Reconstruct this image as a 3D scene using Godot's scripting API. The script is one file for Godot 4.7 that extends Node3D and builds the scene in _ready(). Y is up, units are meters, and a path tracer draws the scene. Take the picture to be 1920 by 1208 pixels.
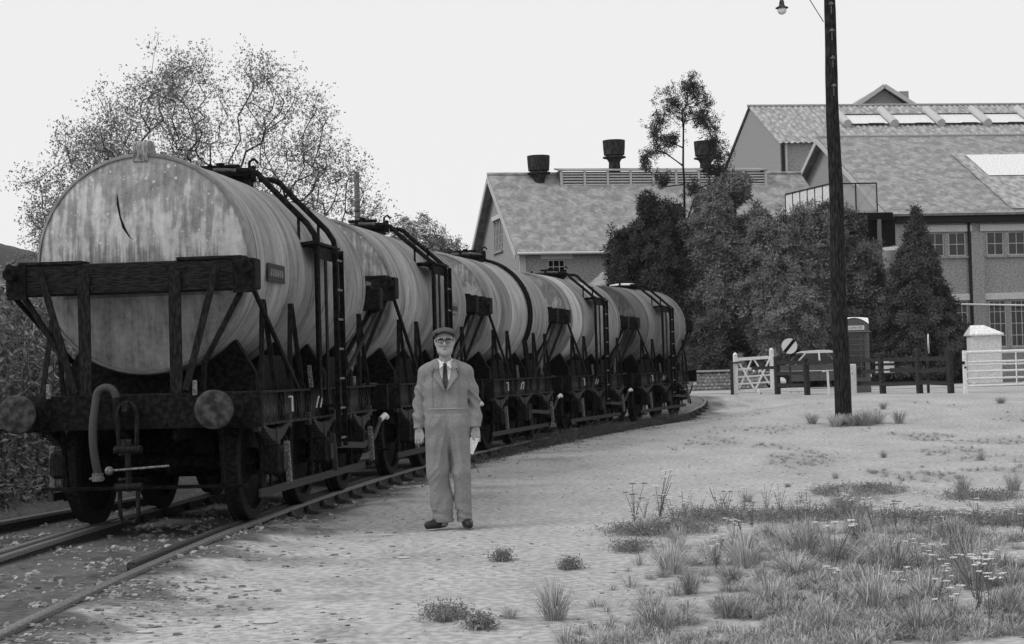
extends Node3D

# ---------------------------------------------------------------- setting up
var taken := {}
var M := {}
var TX := {}
var AV := {}      # mean value of each noise, so that a material's colour is its mean colour
var rng := RandomNumberGenerator.new()

func _ready() -> void:
	rng.seed = 41
	var cam := Camera3D.new()
	cam.name = "camera"
	cam.fov = 21.06
	cam.near = 0.1
	cam.far = 1500.0
	cam.position = Vector3(0, 1.37, 0)
	cam.rotation_degrees = Vector3(1.674, 0, -1.6)
	add_child(cam)
	cam.current = true
	var we := WorldEnvironment.new()
	we.name = "world"
	var e := Environment.new()
	e.background_mode = Environment.BG_SKY
	var sky := Sky.new()
	var sm := ProceduralSkyMaterial.new()
	sm.sky_top_color = grey(0.84)
	sm.sky_horizon_color = grey(0.89)
	sm.sky_curve = 0.2
	sm.ground_horizon_color = grey(0.5)
	sm.ground_bottom_color = grey(0.3)
	sm.sun_angle_max = 1.0
	sky.sky_material = sm
	e.sky = sky
	e.tonemap_mode = Environment.TONE_MAPPER_LINEAR
	e.tonemap_exposure = 1.0
	e.sdfgi_enabled = true
	e.ssao_enabled = true
	e.ssil_enabled = true
	e.fog_enabled = true
	e.fog_density = 0.00012
	e.fog_light_color = grey(0.8)
	we.environment = e
	add_child(we)
	var sun := DirectionalLight3D.new()
	sun.name = "sun"
	sun.light_energy = 0.5
	sun.light_angular_distance = 25.0
	sun.shadow_enabled = true
	add_child(sun)
	sun.look_at_from_position(Vector3(-0.85, 0.9, 0.3), Vector3.ZERO)
	make_materials()
	make_path()
	make_ground()
	make_track()
	make_buildings()
	make_trees()
	make_roadside()
	make_pole()
	make_train()
	make_person()
	make_plants()

# ---------------------------------------------------------------- naming
func numbered(called: String) -> String:
	if not taken.has(called):
		taken[called] = 0
		return called
	taken[called] += 1
	return "%s_%03d" % [called, taken[called]]

func tag(o: Node, label: String, category: String, group := "") -> void:
	o.set_meta("label", label)
	o.set_meta("category", category)
	if group != "":
		o.set_meta("group", group)

func thing(called: String, label: String, category: String, at := Vector3.ZERO, turn := 0.0, group := "") -> Node3D:
	var o := Node3D.new()
	o.name = numbered(called)
	add_child(o)
	o.position = at
	o.rotation.y = turn
	tag(o, label, category, group)
	return o

func part(called: String, st, m: Material, parent: Node) -> MeshInstance3D:
	var o := MeshInstance3D.new()
	if parent == self:
		o.name = numbered(called)
	else:
		o.name = called
	o.mesh = done(st)
	o.material_override = m
	parent.add_child(o, true)
	return o

func done(st) -> Mesh:
	if st is Mesh:
		return st
	st.generate_normals()
	return st.commit()

func structure(called: String, st, m: Material) -> MeshInstance3D:
	var o := part(called, st, m, self)
	o.set_meta("kind", "structure")
	return o

# ---------------------------------------------------------------- shapes
func B() -> SurfaceTool:
	var s := SurfaceTool.new()
	s.begin(Mesh.PRIMITIVE_TRIANGLES)
	s.set_smooth_group(-1)
	return s

func tri(s: SurfaceTool, a: Vector3, b: Vector3, c: Vector3) -> void:
	s.add_vertex(a); s.add_vertex(b); s.add_vertex(c)

func quad(s: SurfaceTool, a: Vector3, b: Vector3, c: Vector3, d: Vector3) -> void:
	tri(s, a, b, c)
	tri(s, a, c, d)

func box(s: SurfaceTool, c: Vector3, size: Vector3, b := Basis.IDENTITY, bevel := 0.0) -> void:
	var h := size * 0.5
	if bevel <= 0.0:
		var p := []
		for i in 8:
			p.append(c + b * Vector3(h.x if i & 1 else -h.x, h.y if i & 2 else -h.y, h.z if i & 4 else -h.z))
		for f in [[0, 1, 3, 2], [5, 4, 6, 7], [4, 0, 2, 6], [1, 5, 7, 3], [2, 3, 7, 6], [4, 5, 1, 0]]:
			quad(s, p[f[0]], p[f[3]], p[f[2]], p[f[1]])
		return
	var hull := []
	for ax in 3:
		for sg in [-1.0, 1.0]:
			var u := (ax + 1) % 3
			var v := (ax + 2) % 3
			var q := []
			for k in [[-1, -1], [1, -1], [1, 1], [-1, 1]]:
				var w := Vector3.ZERO
				w[ax] = sg * h[ax]
				w[u] = k[0] * (h[u] - bevel)
				w[v] = k[1] * (h[v] - bevel)
				q.append(c + b * w)
			if sg > 0:
				quad(s, q[0], q[3], q[2], q[1])
			else:
				quad(s, q[0], q[1], q[2], q[3])
	for ax in 3:
		var u := (ax + 1) % 3
		var v := (ax + 2) % 3
		for su in [-1.0, 1.0]:
			for sv in [-1.0, 1.0]:
				var q := []
				for k in [[0, -1.0], [0, 1.0], [1, 1.0], [1, -1.0]]:
					var w := Vector3.ZERO
					w[ax] = k[1] * (h[ax] - bevel)
					w[u] = su * (h[u] - (bevel if k[0] else 0.0))
					w[v] = sv * (h[v] - (0.0 if k[0] else bevel))
					q.append(c + b * w)
				if su * sv > 0:
					quad(s, q[0], q[1], q[2], q[3])
				else:
					quad(s, q[0], q[3], q[2], q[1])
	for i in 8:
		var g := Vector3(1.0 if i & 1 else -1.0, 1.0 if i & 2 else -1.0, 1.0 if i & 4 else -1.0)
		var q := []
		for ax in 3:
			var w := Vector3.ZERO
			for k in 3:
				w[k] = g[k] * (h[k] - (0.0 if k == ax else bevel))
			q.append(c + b * w)
		if g.x * g.y * g.z > 0:
			tri(s, q[0], q[2], q[1])
		else:
			tri(s, q[0], q[1], q[2])

# a flat bar between two points; up tells which way its second size runs
func bar(s: SurfaceTool, a: Vector3, b: Vector3, w: float, t: float, up := Vector3.UP, bevel := 0.0) -> void:
	var z := (b - a).normalized()
	if absf(z.dot(up)) > 0.99:
		up = Vector3.RIGHT
	var x := up.cross(z).normalized()
	var y := z.cross(x)
	box(s, (a + b) * 0.5, Vector3(w, t, a.distance_to(b)), Basis(x, y, z), bevel)

func tube(s: SurfaceTool, pts: Array, r, n := 8, caps := true) -> void:
	var rings := []
	var t0: Vector3 = (pts[1] - pts[0]).normalized()
	var side := t0.cross(Vector3.UP if absf(t0.y) < 0.9 else Vector3.RIGHT).normalized()
	for i in pts.size():
		var t: Vector3
		if i == 0:
			t = t0
		elif i == pts.size() - 1:
			t = (pts[i] - pts[i - 1]).normalized()
		else:
			t = (pts[i + 1] - pts[i - 1]).normalized()
		side = (side - t * side.dot(t)).normalized()
		var other := t.cross(side)
		var rad: float = r[i] if r is Array or r is PackedFloat32Array else r
		var ring := []
		for k in n:
			var a := TAU * k / n
			ring.append(pts[i] + (side * cos(a) + other * sin(a)) * rad)
		rings.append(ring)
	s.set_smooth_group(1)
	for i in rings.size() - 1:
		for k in n:
			var l := (k + 1) % n
			quad(s, rings[i][k], rings[i][l], rings[i + 1][l], rings[i + 1][k])
	s.set_smooth_group(-1)
	if caps:
		var z: int = rings.size() - 1
		for k in n:
			var l := (k + 1) % n
			tri(s, pts[0], rings[0][l], rings[0][k])
			tri(s, pts[z], rings[z][k], rings[z][l])

# spins points (radius, height) about the y axis of xf
func lathe(s: SurfaceTool, prof: Array, xf := Transform3D.IDENTITY, n := 24, smooth := false) -> void:
	for i in prof.size() - 1:
		s.set_smooth_group(1 if smooth else i + 1)
		for k in n:
			var a := TAU * k / n
			var b := TAU * (k + 1) / n
			var p0: Vector2 = prof[i]
			var p1: Vector2 = prof[i + 1]
			var q := [Vector3(cos(a) * p0.x, p0.y, sin(a) * p0.x), Vector3(cos(b) * p0.x, p0.y, sin(b) * p0.x), Vector3(cos(b) * p1.x, p1.y, sin(b) * p1.x), Vector3(cos(a) * p1.x, p1.y, sin(a) * p1.x)]
			for j in 4:
				q[j] = xf * q[j]
			if p0.x > 1e-5:
				tri(s, q[0], q[2], q[1])
			if p1.x > 1e-5:
				tri(s, q[0], q[3], q[2])
	s.set_smooth_group(-1)

func ring_xf(at: Vector3, axis: Vector3) -> Transform3D:
	var y := axis.normalized()
	var x := y.cross(Vector3.UP if absf(y.y) < 0.9 else Vector3.RIGHT).normalized()
	return Transform3D(Basis(x, y, x.cross(y)), at)

func cyl(s: SurfaceTool, a: Vector3, b: Vector3, r: float, n := 16) -> void:
	var l := a.distance_to(b)
	lathe(s, [Vector2(0, 0), Vector2(r, 0), Vector2(r, l), Vector2(0, l)], ring_xf(a, b - a), n)

func ball(s: SurfaceTool, c: Vector3, r: Vector3, n := 12, b := Basis.IDENTITY) -> void:
	var prof := []
	for i in n / 2 + 1:
		var a := PI * i / (n / 2)
		prof.append(Vector2(sin(a), -cos(a)))
	lathe(s, prof, Transform3D(b * Basis.from_scale(r), c), n, true)

# a polygon in the xy plane of xf, thick along z
func prism(s: SurfaceTool, poly: PackedVector2Array, thick: float, xf := Transform3D.IDENTITY) -> void:
	if Geometry2D.is_polygon_clockwise(poly):
		poly = poly.duplicate()
		poly.reverse()
	var h := thick * 0.5
	var idx := Geometry2D.triangulate_polygon(poly)
	for i in range(0, idx.size(), 3):
		var t := []
		for k in 3:
			t.append(poly[idx[i + k]])
		if (t[1] - t[0]).cross(t[2] - t[0]) < 0:
			var w = t[1]; t[1] = t[2]; t[2] = w
		tri(s, xf * Vector3(t[0].x, t[0].y, h), xf * Vector3(t[2].x, t[2].y, h), xf * Vector3(t[1].x, t[1].y, h))
		tri(s, xf * Vector3(t[0].x, t[0].y, -h), xf * Vector3(t[1].x, t[1].y, -h), xf * Vector3(t[2].x, t[2].y, -h))
	for i in poly.size():
		var p := poly[i]
		var q := poly[(i + 1) % poly.size()]
		quad(s, xf * Vector3(p.x, p.y, h), xf * Vector3(q.x, q.y, h), xf * Vector3(q.x, q.y, -h), xf * Vector3(p.x, p.y, -h))

# ---------------------------------------------------------------- materials
func grey(v: float) -> Color:
	return Color(v, v, v).linear_to_srgb()

func noise(kind: int, freq: float, octaves := 4, seed_ := 1) -> FastNoiseLite:
	var n := FastNoiseLite.new()
	n.noise_type = kind as FastNoiseLite.NoiseType
	n.frequency = freq
	n.fractal_octaves = octaves
	n.seed = seed_
	return n

# a seamless grey noise whose values run from lo to 1 (as stored, sRGB)
func ntex(key: String, lo: float, kind := FastNoiseLite.TYPE_SIMPLEX_SMOOTH, freq := 0.02, octaves := 5, a := 0.25, b := 0.75) -> NoiseTexture2D:
	var k := "%s_%.2f" % [key, lo]
	if not TX.has(k):
		var t := NoiseTexture2D.new()
		t.width = 512
		t.height = 512
		t.seamless = true
		t.seamless_blend_skirt = 0.2
		t.noise = noise(kind, freq, octaves, hash(key) % 1000)
		var g := Gradient.new()
		g.set_color(0, Color(lo, lo, lo))
		g.set_offset(0, a)
		g.set_color(1, Color.WHITE)
		g.set_offset(1, b)
		t.color_ramp = g
		TX[k] = t
		AV[t] = pow((lo + 1.0) * 0.5, 2.2)
	return TX[k]

func mat(v: float, rough := 0.8, tex: Texture2D = null, scale := Vector3.ONE, relief := 0.0, metal := 0.0) -> StandardMaterial3D:
	var m := StandardMaterial3D.new()
	m.albedo_color = grey(v)
	m.roughness = rough
	m.metallic = metal
	m.metallic_specular = 0.4 if rough < 0.5 else 0.18
	if tex:
		m.albedo_texture = tex
		m.albedo_color = grey(minf(v / AV.get(tex, 1.0), 1.0))
		m.uv1_triplanar = true
		m.uv1_scale = scale
		m.uv1_triplanar_sharpness = 4.0
		if relief > 0.0:
			m.heightmap_enabled = true
			m.heightmap_texture = tex
			m.heightmap_scale = relief
	return m

# weathered slates: courses of small tones with lichen blooms, too fine to tell one slate from the next
func slates() -> ImageTexture:
	var w := 512
	var r := RandomNumberGenerator.new()
	r.seed = 8
	var n := noise(FastNoiseLite.TYPE_SIMPLEX_SMOOTH, 0.012, 5, 21)
	var bloom := n.get_seamless_image(w, w)
	bloom.convert(Image.FORMAT_L8)
	var b := bloom.get_data()
	var out := PackedByteArray()
	out.resize(w * w)
	for row in 32:
		var shift := r.randi() % 16
		var tone := PackedFloat32Array()
		for k in 33:
			tone.append(r.randf_range(0.86, 1.0))
		for y in range(row * 16, row * 16 + 16):
			for x in w:
				var v: float = tone[((x + shift) / 16) % 32] * (0.86 + 0.14 * smoothstep(60.0, 200.0, float(b[y * w + x])))
				if y % 16 == 0:
					v *= 0.8
				out[y * w + x] = int(255.0 * v)
	var t := ImageTexture.create_from_image(Image.create_from_data(w, w, false, Image.FORMAT_L8, out))
	AV[t] = 0.68
	return t

func make_materials() -> void:
	var soft := FastNoiseLite.TYPE_SIMPLEX_SMOOTH
	var fine := ntex("fine", 0.84, soft, 0.03, 5)
	var rough := ntex("rough", 0.58, soft, 0.02, 6)
	var patch_ := ntex("patch", 0.78, soft, 0.012, 6)
	var grain := ntex("grain", 0.6, soft, 0.02, 5)
	var streak := ntex("streak", 0.3, soft, 0.02, 5, 0.35, 0.85)
	M.black = mat(0.012, 0.8, rough, Vector3(1.5, 1.5, 1.5))
	M.iron = mat(0.017, 0.7, rough, Vector3(3, 1, 3), 0.1)
	M.rail_top = mat(0.16, 0.45, rough, Vector3(4, 4, 4), 0.0, 0.2)
	M.rail_side = mat(0.055, 0.85, rough, Vector3(4, 4, 4), 0.1)
	M.solebar = mat(0.042, 0.8, streak, Vector3(4, 0.7, 4))
	M.sprung = mat(0.05, 0.75, rough, Vector3(5, 5, 5), 0.1)
	M.strut = mat(0.16, 0.6, rough, Vector3(3, 3, 3))
	M.white = mat(0.75, 0.6, fine, Vector3(3, 3, 3))
	M.offwhite = mat(0.6, 0.7, fine, Vector3(3, 3, 3))
	M.baulk = mat(0.019, 0.85, grain, Vector3(0.8, 5, 5), 0.3)
	M.sleeper = mat(0.04, 0.9, grain, Vector3(0.8, 5, 5), 0.5)
	M.buffer = mat(0.05, 0.65, rough, Vector3(0.9, 0.9, 0.9))
	M.hose = mat(0.07, 0.7, fine, Vector3(4, 4, 4))
	M.stone = mat(0.5, 0.9, rough, Vector3(4, 4, 4))
	M.brick = mat(0.32, 0.9, ntex("brick", 0.8, soft, 0.05, 6), Vector3(0.25, 0.4, 0.25))
	M.slate = mat(0.27, 0.85, slates(), Vector3(0.2, 0.2, 0.2))
	M.slate.uv1_triplanar_sharpness = 12.0
	M.sheet = mat(0.34, 0.85, ntex("sheet", 0.72, soft, 0.014, 7, 0.2, 0.8), Vector3(0.3, 0.2, 0.2))
	M.concrete = mat(0.58, 0.85, ntex("render", 0.92, soft, 0.02, 5), Vector3(0.6, 0.6, 0.6))
	M.trim = mat(0.5, 0.7, fine, Vector3(1, 1, 1))
	M.dark_trim = mat(0.03, 0.7)
	M.skylight = mat(0.75, 0.3, fine, Vector3(0.5, 0.5, 0.5))
	M.cowl = mat(0.035, 0.75, rough, Vector3(0.6, 0.2, 0.6))
	M.glass = StandardMaterial3D.new()
	M.glass.albedo_color = Color(0.05, 0.05, 0.05, 0.55)
	M.glass.transparency = BaseMaterial3D.TRANSPARENCY_ALPHA
	M.glass.roughness = 0.06
	M.room = mat(0.2, 0.9)
	M.blind = mat(0.25, 0.9, patch_, Vector3(0.7, 0.7, 0.7))
	M.road = mat(0.40, 0.9, fine, Vector3(0.5, 0.5, 0.5))
	M.fence = mat(0.04, 0.85, grain, Vector3(3, 1, 3), 0.2)
	M.gate = mat(0.74, 0.7, fine, Vector3(1.2, 1.2, 1.2))
	M.bark = mat(0.03, 0.95, rough, Vector3(2, 0.7, 2))
	M.sign_white = mat(0.62, 0.5)
	M.kiosk = mat(0.085, 0.4, fine, Vector3(1, 1, 1))
	M.car = mat(0.075, 0.25, fine, Vector3(0.5, 0.5, 0.5))
	M.car_roof = mat(0.6, 0.3)
	M.chrome = mat(0.6, 0.2, null, Vector3.ONE, 0, 0.8)
	M.rubber = mat(0.02, 0.8)

func tinted(v := 1.0, rough := 0.85, back := 0.0) -> StandardMaterial3D:
	var m := StandardMaterial3D.new()
	m.albedo_color = grey(v)
	m.vertex_color_use_as_albedo = true
	m.roughness = rough
	m.metallic_specular = 0.3
	if back > 0.0:
		m.backlight_enabled = true
		m.backlight = grey(back)
	return m

func scatter(called: String, mesh: Mesh, xfs: Array, cols: PackedFloat32Array, m: Material, parent: Node, stuff := false) -> MultiMeshInstance3D:
	var mm := MultiMesh.new()
	mm.transform_format = MultiMesh.TRANSFORM_3D
	mm.use_colors = true
	mm.mesh = mesh
	mm.instance_count = xfs.size()
	for i in xfs.size():
		mm.set_instance_transform(i, xfs[i])
		var c := cols[i]
		mm.set_instance_color(i, Color(c, c, c))
	var o := MultiMeshInstance3D.new()
	o.name = numbered(called) if parent == self else called
	o.multimesh = mm
	o.material_override = m
	parent.add_child(o, true)
	if stuff:
		o.set_meta("kind", "stuff")
	return o

func any_turn() -> Basis:
	return Basis(Quaternion(rng.randfn(), rng.randfn(), rng.randfn(), rng.randfn()).normalized())

# ---------------------------------------------------------------- the line of the track
const BEND := [[46.0, 4.21], [49.0, 5.15], [51.0, 5.6], [53.0, 5.8], [55.0, 5.72], [58.0, 5.2], [62.0, 4.0], [68.0, 1.8]]
var mid := []       # centre line of the track, 5 cm apart
var mid_at := []

func rail_x(d: float) -> float:
	if d <= 46.0:
		return -2.75 + 0.0142 * (d - 9.0) + 0.0047 * (d - 9.0) * (d - 9.0)
	for i in BEND.size() - 1:
		if d <= BEND[i + 1][0] or i == BEND.size() - 2:
			var a: float = BEND[i - 1][1] if i else rail_x(43.0)
			var b: float = BEND[mini(i + 2, BEND.size() - 1)][1]
			var t := clampf((d - BEND[i][0]) / (BEND[i + 1][0] - BEND[i][0]), 0.0, 1.0)
			return cubic_interpolate(BEND[i][1], BEND[i + 1][1], a, b, t)
	return 0.0

func rail_h(d: float) -> float:
	return lerpf(0.08, 0.47, smoothstep(44.5, 55.0, d))

func rail_dir(d: float) -> Vector3:
	return Vector3(rail_x(d + 0.1) - rail_x(d - 0.1), 0, -0.2).normalized()

# the point that lies `off` metres to the right of the near rail
func beside(d: float, off: float, y := 0.0) -> Vector3:
	var t := rail_dir(d)
	return Vector3(rail_x(d), y, -d) + Vector3(-t.z, 0, t.x) * off

func make_path() -> void:
	var d := 6.0
	var length := 0.0
	var last := beside(d, -0.7525)
	while d < 66.0:
		var p := beside(d, -0.7525, rail_h(d))
		length += Vector2(p.x - last.x, p.z - last.z).length()
		last = p
		mid.append(p)
		mid_at.append(length)
		d += 0.05

func along(s: float) -> Vector3:
	var i: int = clampi(mid_at.bsearch(s), 1, mid.size() - 1)
	return (mid[i - 1] as Vector3).lerp(mid[i], (s - mid_at[i - 1]) / (mid_at[i] - mid_at[i - 1]))

var bumps: FastNoiseLite
var broad: FastNoiseLite

func ground_h(x: float, d: float) -> float:
	var rx := rail_x(clampf(d, 4.0, 66.0))
	var off := x - rx
	var y := 0.45 * smoothstep(28.0, 49.0, d) * maxf(smoothstep(0.4, 4.5, off), smoothstep(46.0, 55.0, d))
	var bed := smoothstep(0.75, 0.2, off) * smoothstep(-3.2, -2.2, off) * (1.0 - smoothstep(47.0, 54.0, d))
	var inside := smoothstep(0.1, -0.15, off)
	y += bed * lerpf(0.05 * (1.0 - smoothstep(15.0, 19.0, d)) - 0.055 * smoothstep(15.5, 18.0, d), 0.02 - 0.05 * smoothstep(12.0, 17.0, d), inside)
	var bank := smoothstep(-2.6, -4.6, off) * smoothstep(14.0, 18.0, d) * (1.0 - smoothstep(62.0, 75.0, d))
	y += bank * 0.95
	var hill := smoothstep(-14.0, -24.0, x) * smoothstep(45.0, 70.0, d)
	y += hill * 7.6
	var amp := 0.005 * (1.0 - bed * 0.5) * smoothstep(2.0, 9.0, d)
	return y + bumps.get_noise_2d(x * 3.0, d * 3.0) * amp + broad.get_noise_2d(x, d) * 0.04 * (1.0 - smoothstep(40.0, 52.0, d)) * smoothstep(0.5, 3.0, absf(off + 0.75))

func meadow(x: float, d: float) -> float:
	# how much the weeds have taken over, 0 to 1
	var left := 0.25 + (d - 8.5) * 0.17 + 0.35 * broad.get_noise_2d(x * 3.0 + 40.0, d * 3.0)
	var m := smoothstep(-0.6, 1.1, x - left) * (1.0 - smoothstep(13.0, 17.0, d + 1.8 * broad.get_noise_2d(x * 4.0, d * 2.0)))
	m *= smoothstep(-0.35, 0.15, bumps.get_noise_2d(x * 2.2 + 70.0, d * 1.6) + 0.12)
	var n := broad.get_noise_2d(x * 2.2 + 100.0, d * 1.1)
	var fine := bumps.get_noise_2d(x * 1.6 + 20.0, d * 1.1)
	m = maxf(m, smoothstep(-0.02, 0.34, n + 0.35 * fine) * smoothstep(14.0, 18.0, d) * (1.0 - 0.6 * smoothstep(30.0, 46.0, d)) * smoothstep(0.9, 3.2, x - d * 0.03) * 0.85)
	return m

func make_ground() -> void:
	bumps = noise(FastNoiseLite.TYPE_SIMPLEX_SMOOTH, 0.35, 4, 7)
	broad = noise(FastNoiseLite.TYPE_SIMPLEX_SMOOTH, 0.16, 3, 11)
	var spot := noise(FastNoiseLite.TYPE_SIMPLEX_SMOOTH, 0.6, 4, 19)
	var grit := noise(FastNoiseLite.TYPE_SIMPLEX_SMOOTH, 4.0, 3, 23)
	var rows := []
	var d := 3.0
	while d < 900.0:
		rows.append(d)
		d *= 1.014 if d < 60.0 else (1.03 if d < 120.0 else 1.25)
	var n := 240
	var verts := PackedVector3Array()
	var cols := PackedColorArray()
	var idx := PackedInt32Array()
	var wide := n + 9
	for r in rows:
		for j in wide:
			var u := (j - 4) / float(n) * 2.0 - 1.0
			var half: float = 0.36 * r + 2.5
			var x := u * half
			if j < 4:
				x = -half - [420.0, 160.0, 60.0, 20.0][j]
			elif j > n + 4:
				x = half + [20.0, 60.0, 160.0, 420.0][j - n - 5]
			verts.append(Vector3(x, ground_h(x, r), -r))
			var off: float = x - rail_x(clampf(r, 4.0, 66.0))
			var v := 0.49 + 0.07 * broad.get_noise_2d(x * 4.0 + 9.0, r * 2.0) + 0.05 * spot.get_noise_2d(x * 2.0, r * 2.0) + 0.025 * grit.get_noise_2d(x, r)
			var bed := smoothstep(0.75 + 0.9 * spot.get_noise_2d(x * 1.6, r * 1.6), 0.2 + 0.5 * spot.get_noise_2d(x * 1.6, r * 1.6), off) * smoothstep(-3.6, -2.6, off)
			var soil := 0.10 + 0.05 * spot.get_noise_2d(x * 1.7 + 30.0, r * 1.7) + 0.05 * grit.get_noise_2d(x + 8.0, r)
			v = lerpf(v, soil, bed * 0.9)
			v *= 1.0 - 0.3 * smoothstep(0.05, 0.45, spot.get_noise_2d(x * 1.3 + 5.0, r * 1.3) + 0.3 * grit.get_noise_2d(x, r + 9.0)) * smoothstep(3.5, 1.0, off)
			v = lerpf(v, 0.34 + 0.09 * grit.get_noise_2d(x, r + 50.0), 0.6 * meadow(x, r))
			v = lerpf(v, 0.09 + 0.04 * spot.get_noise_2d(x, r), smoothstep(-2.9, -3.8, off) * smoothstep(13.0, 17.0, r))
			v = lerpf(v, 0.12, smoothstep(67.0, 70.0, r))
			cols.append(Color(v, v, v))
	for i in rows.size() - 1:
		for j in wide - 1:
			var a := i * wide + j
			idx.append_array([a, a + wide, a + 1, a + 1, a + wide, a + wide + 1])
	var arr := []
	arr.resize(Mesh.ARRAY_MAX)
	arr[Mesh.ARRAY_VERTEX] = verts
	arr[Mesh.ARRAY_COLOR] = cols
	arr[Mesh.ARRAY_INDEX] = idx
	var am := ArrayMesh.new()
	am.add_surface_from_arrays(Mesh.PRIMITIVE_TRIANGLES, arr)
	var st := SurfaceTool.new()
	st.create_from(am, 0)
	st.generate_normals()
	var m := mat(1.0, 0.95, ntex("dirt", 0.82, FastNoiseLite.TYPE_SIMPLEX_SMOOTH, 0.04, 6), Vector3(0.5, 0.5, 0.5), 0.4)
	m.uv1_world_triplanar = true
	m.vertex_color_use_as_albedo = true
	structure("ground", st.commit(), m)
	# the road behind the fence
	var s := B()
	s.set_smooth_group(1)
	for i in 60:
		var x0 := -14.0 + i
		var e0 := 59.5 - 0.12 * (x0 - 7.0)
		var e1 := 59.5 - 0.12 * (x0 + 1.0 - 7.0)
		quad(s, Vector3(x0, 0.462, -e0), Vector3(x0, 0.462, -e0 - 7.0), Vector3(x0 + 1.0, 0.462, -e1 - 7.0), Vector3(x0 + 1.0, 0.462, -e1))
	structure("road", s, M.road)

# ---------------------------------------------------------------- rails and sleepers
func rail_piece(s: SurfaceTool, pts: Array, head: bool) -> void:
	# a bullhead rail swept along pts (points on the top of the head)
	var web := [[-0.034, -0.036], [-0.012, -0.05], [-0.012, -0.1], [-0.034, -0.114], [-0.034, -0.145], [0.034, -0.145], [0.034, -0.114], [0.012, -0.1], [0.012, -0.05], [0.034, -0.036]]
	var top := [[0.034, -0.036], [0.034, -0.008], [0.024, 0.0], [-0.024, 0.0], [-0.034, -0.008], [-0.034, -0.036]]
	var shape: Array = top if head else web
	var before := []
	for i in pts.size():
		var t: Vector3 = (pts[mini(i + 1, pts.size() - 1)] - pts[maxi(i - 1, 0)]).normalized()
		var right := Vector3(-t.z, 0, t.x).normalized()
		var now := []
		for q in shape:
			now.append(pts[i] + right * q[0] + Vector3.UP * q[1])
		if i:
			for k in shape.size() - 1:
				quad(s, before[k], now[k], now[k + 1], before[k + 1])
		else:
			for k in range(1, shape.size() - 1):
				tri(s, now[0], now[k], now[k + 1])
		before = now

func rail(parent: Node, called: String, pts: Array, bright := true) -> void:
	var s := B()
	rail_piece(s, pts, false)
	var o := part(called, s, M.rail_side, parent)
	s = B()
	rail_piece(s, pts, true)
	part("rail_head", s, M.rail_top if bright else M.rail_side, o)

func make_track() -> void:
	var t := thing("railway_track", "curving railway track with dull rails under the row of milk tank wagons", "track")
	for off in [0.0, -1.505]:
		var pts := []
		var d := 5.0
		while d < 66.0:
			pts.append(beside(d, off, rail_h(d)))
			d += 0.5
		rail(t, "rail", pts)
	var chair := B()
	for sd in [-1.0, 1.0]:
		prism(chair, PackedVector2Array([Vector2(sd * 0.036, -0.135), Vector2(sd * 0.18, -0.135), Vector2(sd * 0.17, -0.105), Vector2(sd * 0.08, -0.085), Vector2(sd * 0.05, -0.03), Vector2(sd * 0.036, -0.03)]), 0.13)
	box(chair, Vector3(0, -0.155, 0), Vector3(0.36, 0.03, 0.19))
	var chair_mesh := done(chair)
	var sl := B()
	box(sl, Vector3(0, -0.235, 0), Vector3(2.6, 0.13, 0.25), Basis.IDENTITY, 0.012)
	var sleeper_mesh := done(sl)
	var d := 6.0
	while d < 64.0:
		var dir := rail_dir(d)
		var turn := atan2(-dir.x, -dir.z)
		var o := part("sleeper", sleeper_mesh, M.sleeper, t)
		o.position = beside(d, -0.7525, rail_h(d) + rng.randf_range(-0.006, 0.006))
		o.rotation.y = turn + rng.randf_range(-0.02, 0.02)
		for off in [0.0, -1.505]:
			var c := part("rail_chair", chair_mesh, M.rail_side, o)
			c.position = o.transform.affine_inverse() * beside(d, off, rail_h(d))
		d += 0.76
	# guard rail inside the near rail, and one hugging the far rail
	var pts := []
	d = 12.4
	while d < 24.0:
		pts.append(beside(d, -0.115, rail_h(d) + 0.012))
		d += 0.4
	rail(t, "guard_rail", pts, false)
	pts = []
	d = 5.0
	while d < 17.0:
		pts.append(beside(d, -1.36 - 0.06 * clampf((d - 13.0) / 4.0, -1.5, 1.0), rail_h(d) - 0.004))
		d += 0.4
	rail(t, "guard_rail", pts)
	t = thing("siding_rail", "single dark siding rail beside the bank behind the first wagon", "rail")
	pts = []
	for i in 30:
		var k := i / 29.0
		pts.append(Vector3(lerpf(-6.35, -4.2, k) - 0.18 * sin(k * PI), 0.09, lerpf(-8.0, -20.0, k)))
	rail(t, "running_rail", pts)
	# sleepers of the siding
	for i in 14:
		var k := (i + 0.5) / 14.0
		var o := part("sleeper", sleeper_mesh, M.sleeper, t)
		o.position = Vector3(lerpf(-6.35, -4.2, k) - 0.18 * sin(k * PI) - 0.75, 0.075, lerpf(-8.0, -20.0, k))
		o.rotation.y = -0.17

# ---------------------------------------------------------------- milk tank wagons
# wagon axes: +z towards the camera end, y from the rail top, the tank centre at y 2.36
const TY := 2.36
const TR := 1.0
const TL := 5.1

func strip(w: int, h: int, nw: int, nh: int, seed_: int, freq := 0.1) -> PackedByteArray:
	# noise of nw x nh pixels stretched over w x h
	var im := noise(FastNoiseLite.TYPE_SIMPLEX_SMOOTH, freq, 4, seed_).get_image(nw, nh)
	im.convert(Image.FORMAT_L8)
	im.resize(w, h, Image.INTERPOLATE_CUBIC)
	return im.get_data()

func grey_tex(w: int, h: int, data: PackedByteArray) -> ImageTexture:
	return ImageTexture.create_from_image(Image.create_from_data(w, h, false, Image.FORMAT_L8, data))

func code(v: float) -> int:
	v = clampf(v, 0.0, 1.0)
	return int(255.0 * (1.055 * pow(v, 1.0 / 2.4) - 0.055 if v > 0.0031 else 12.92 * v))

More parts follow.
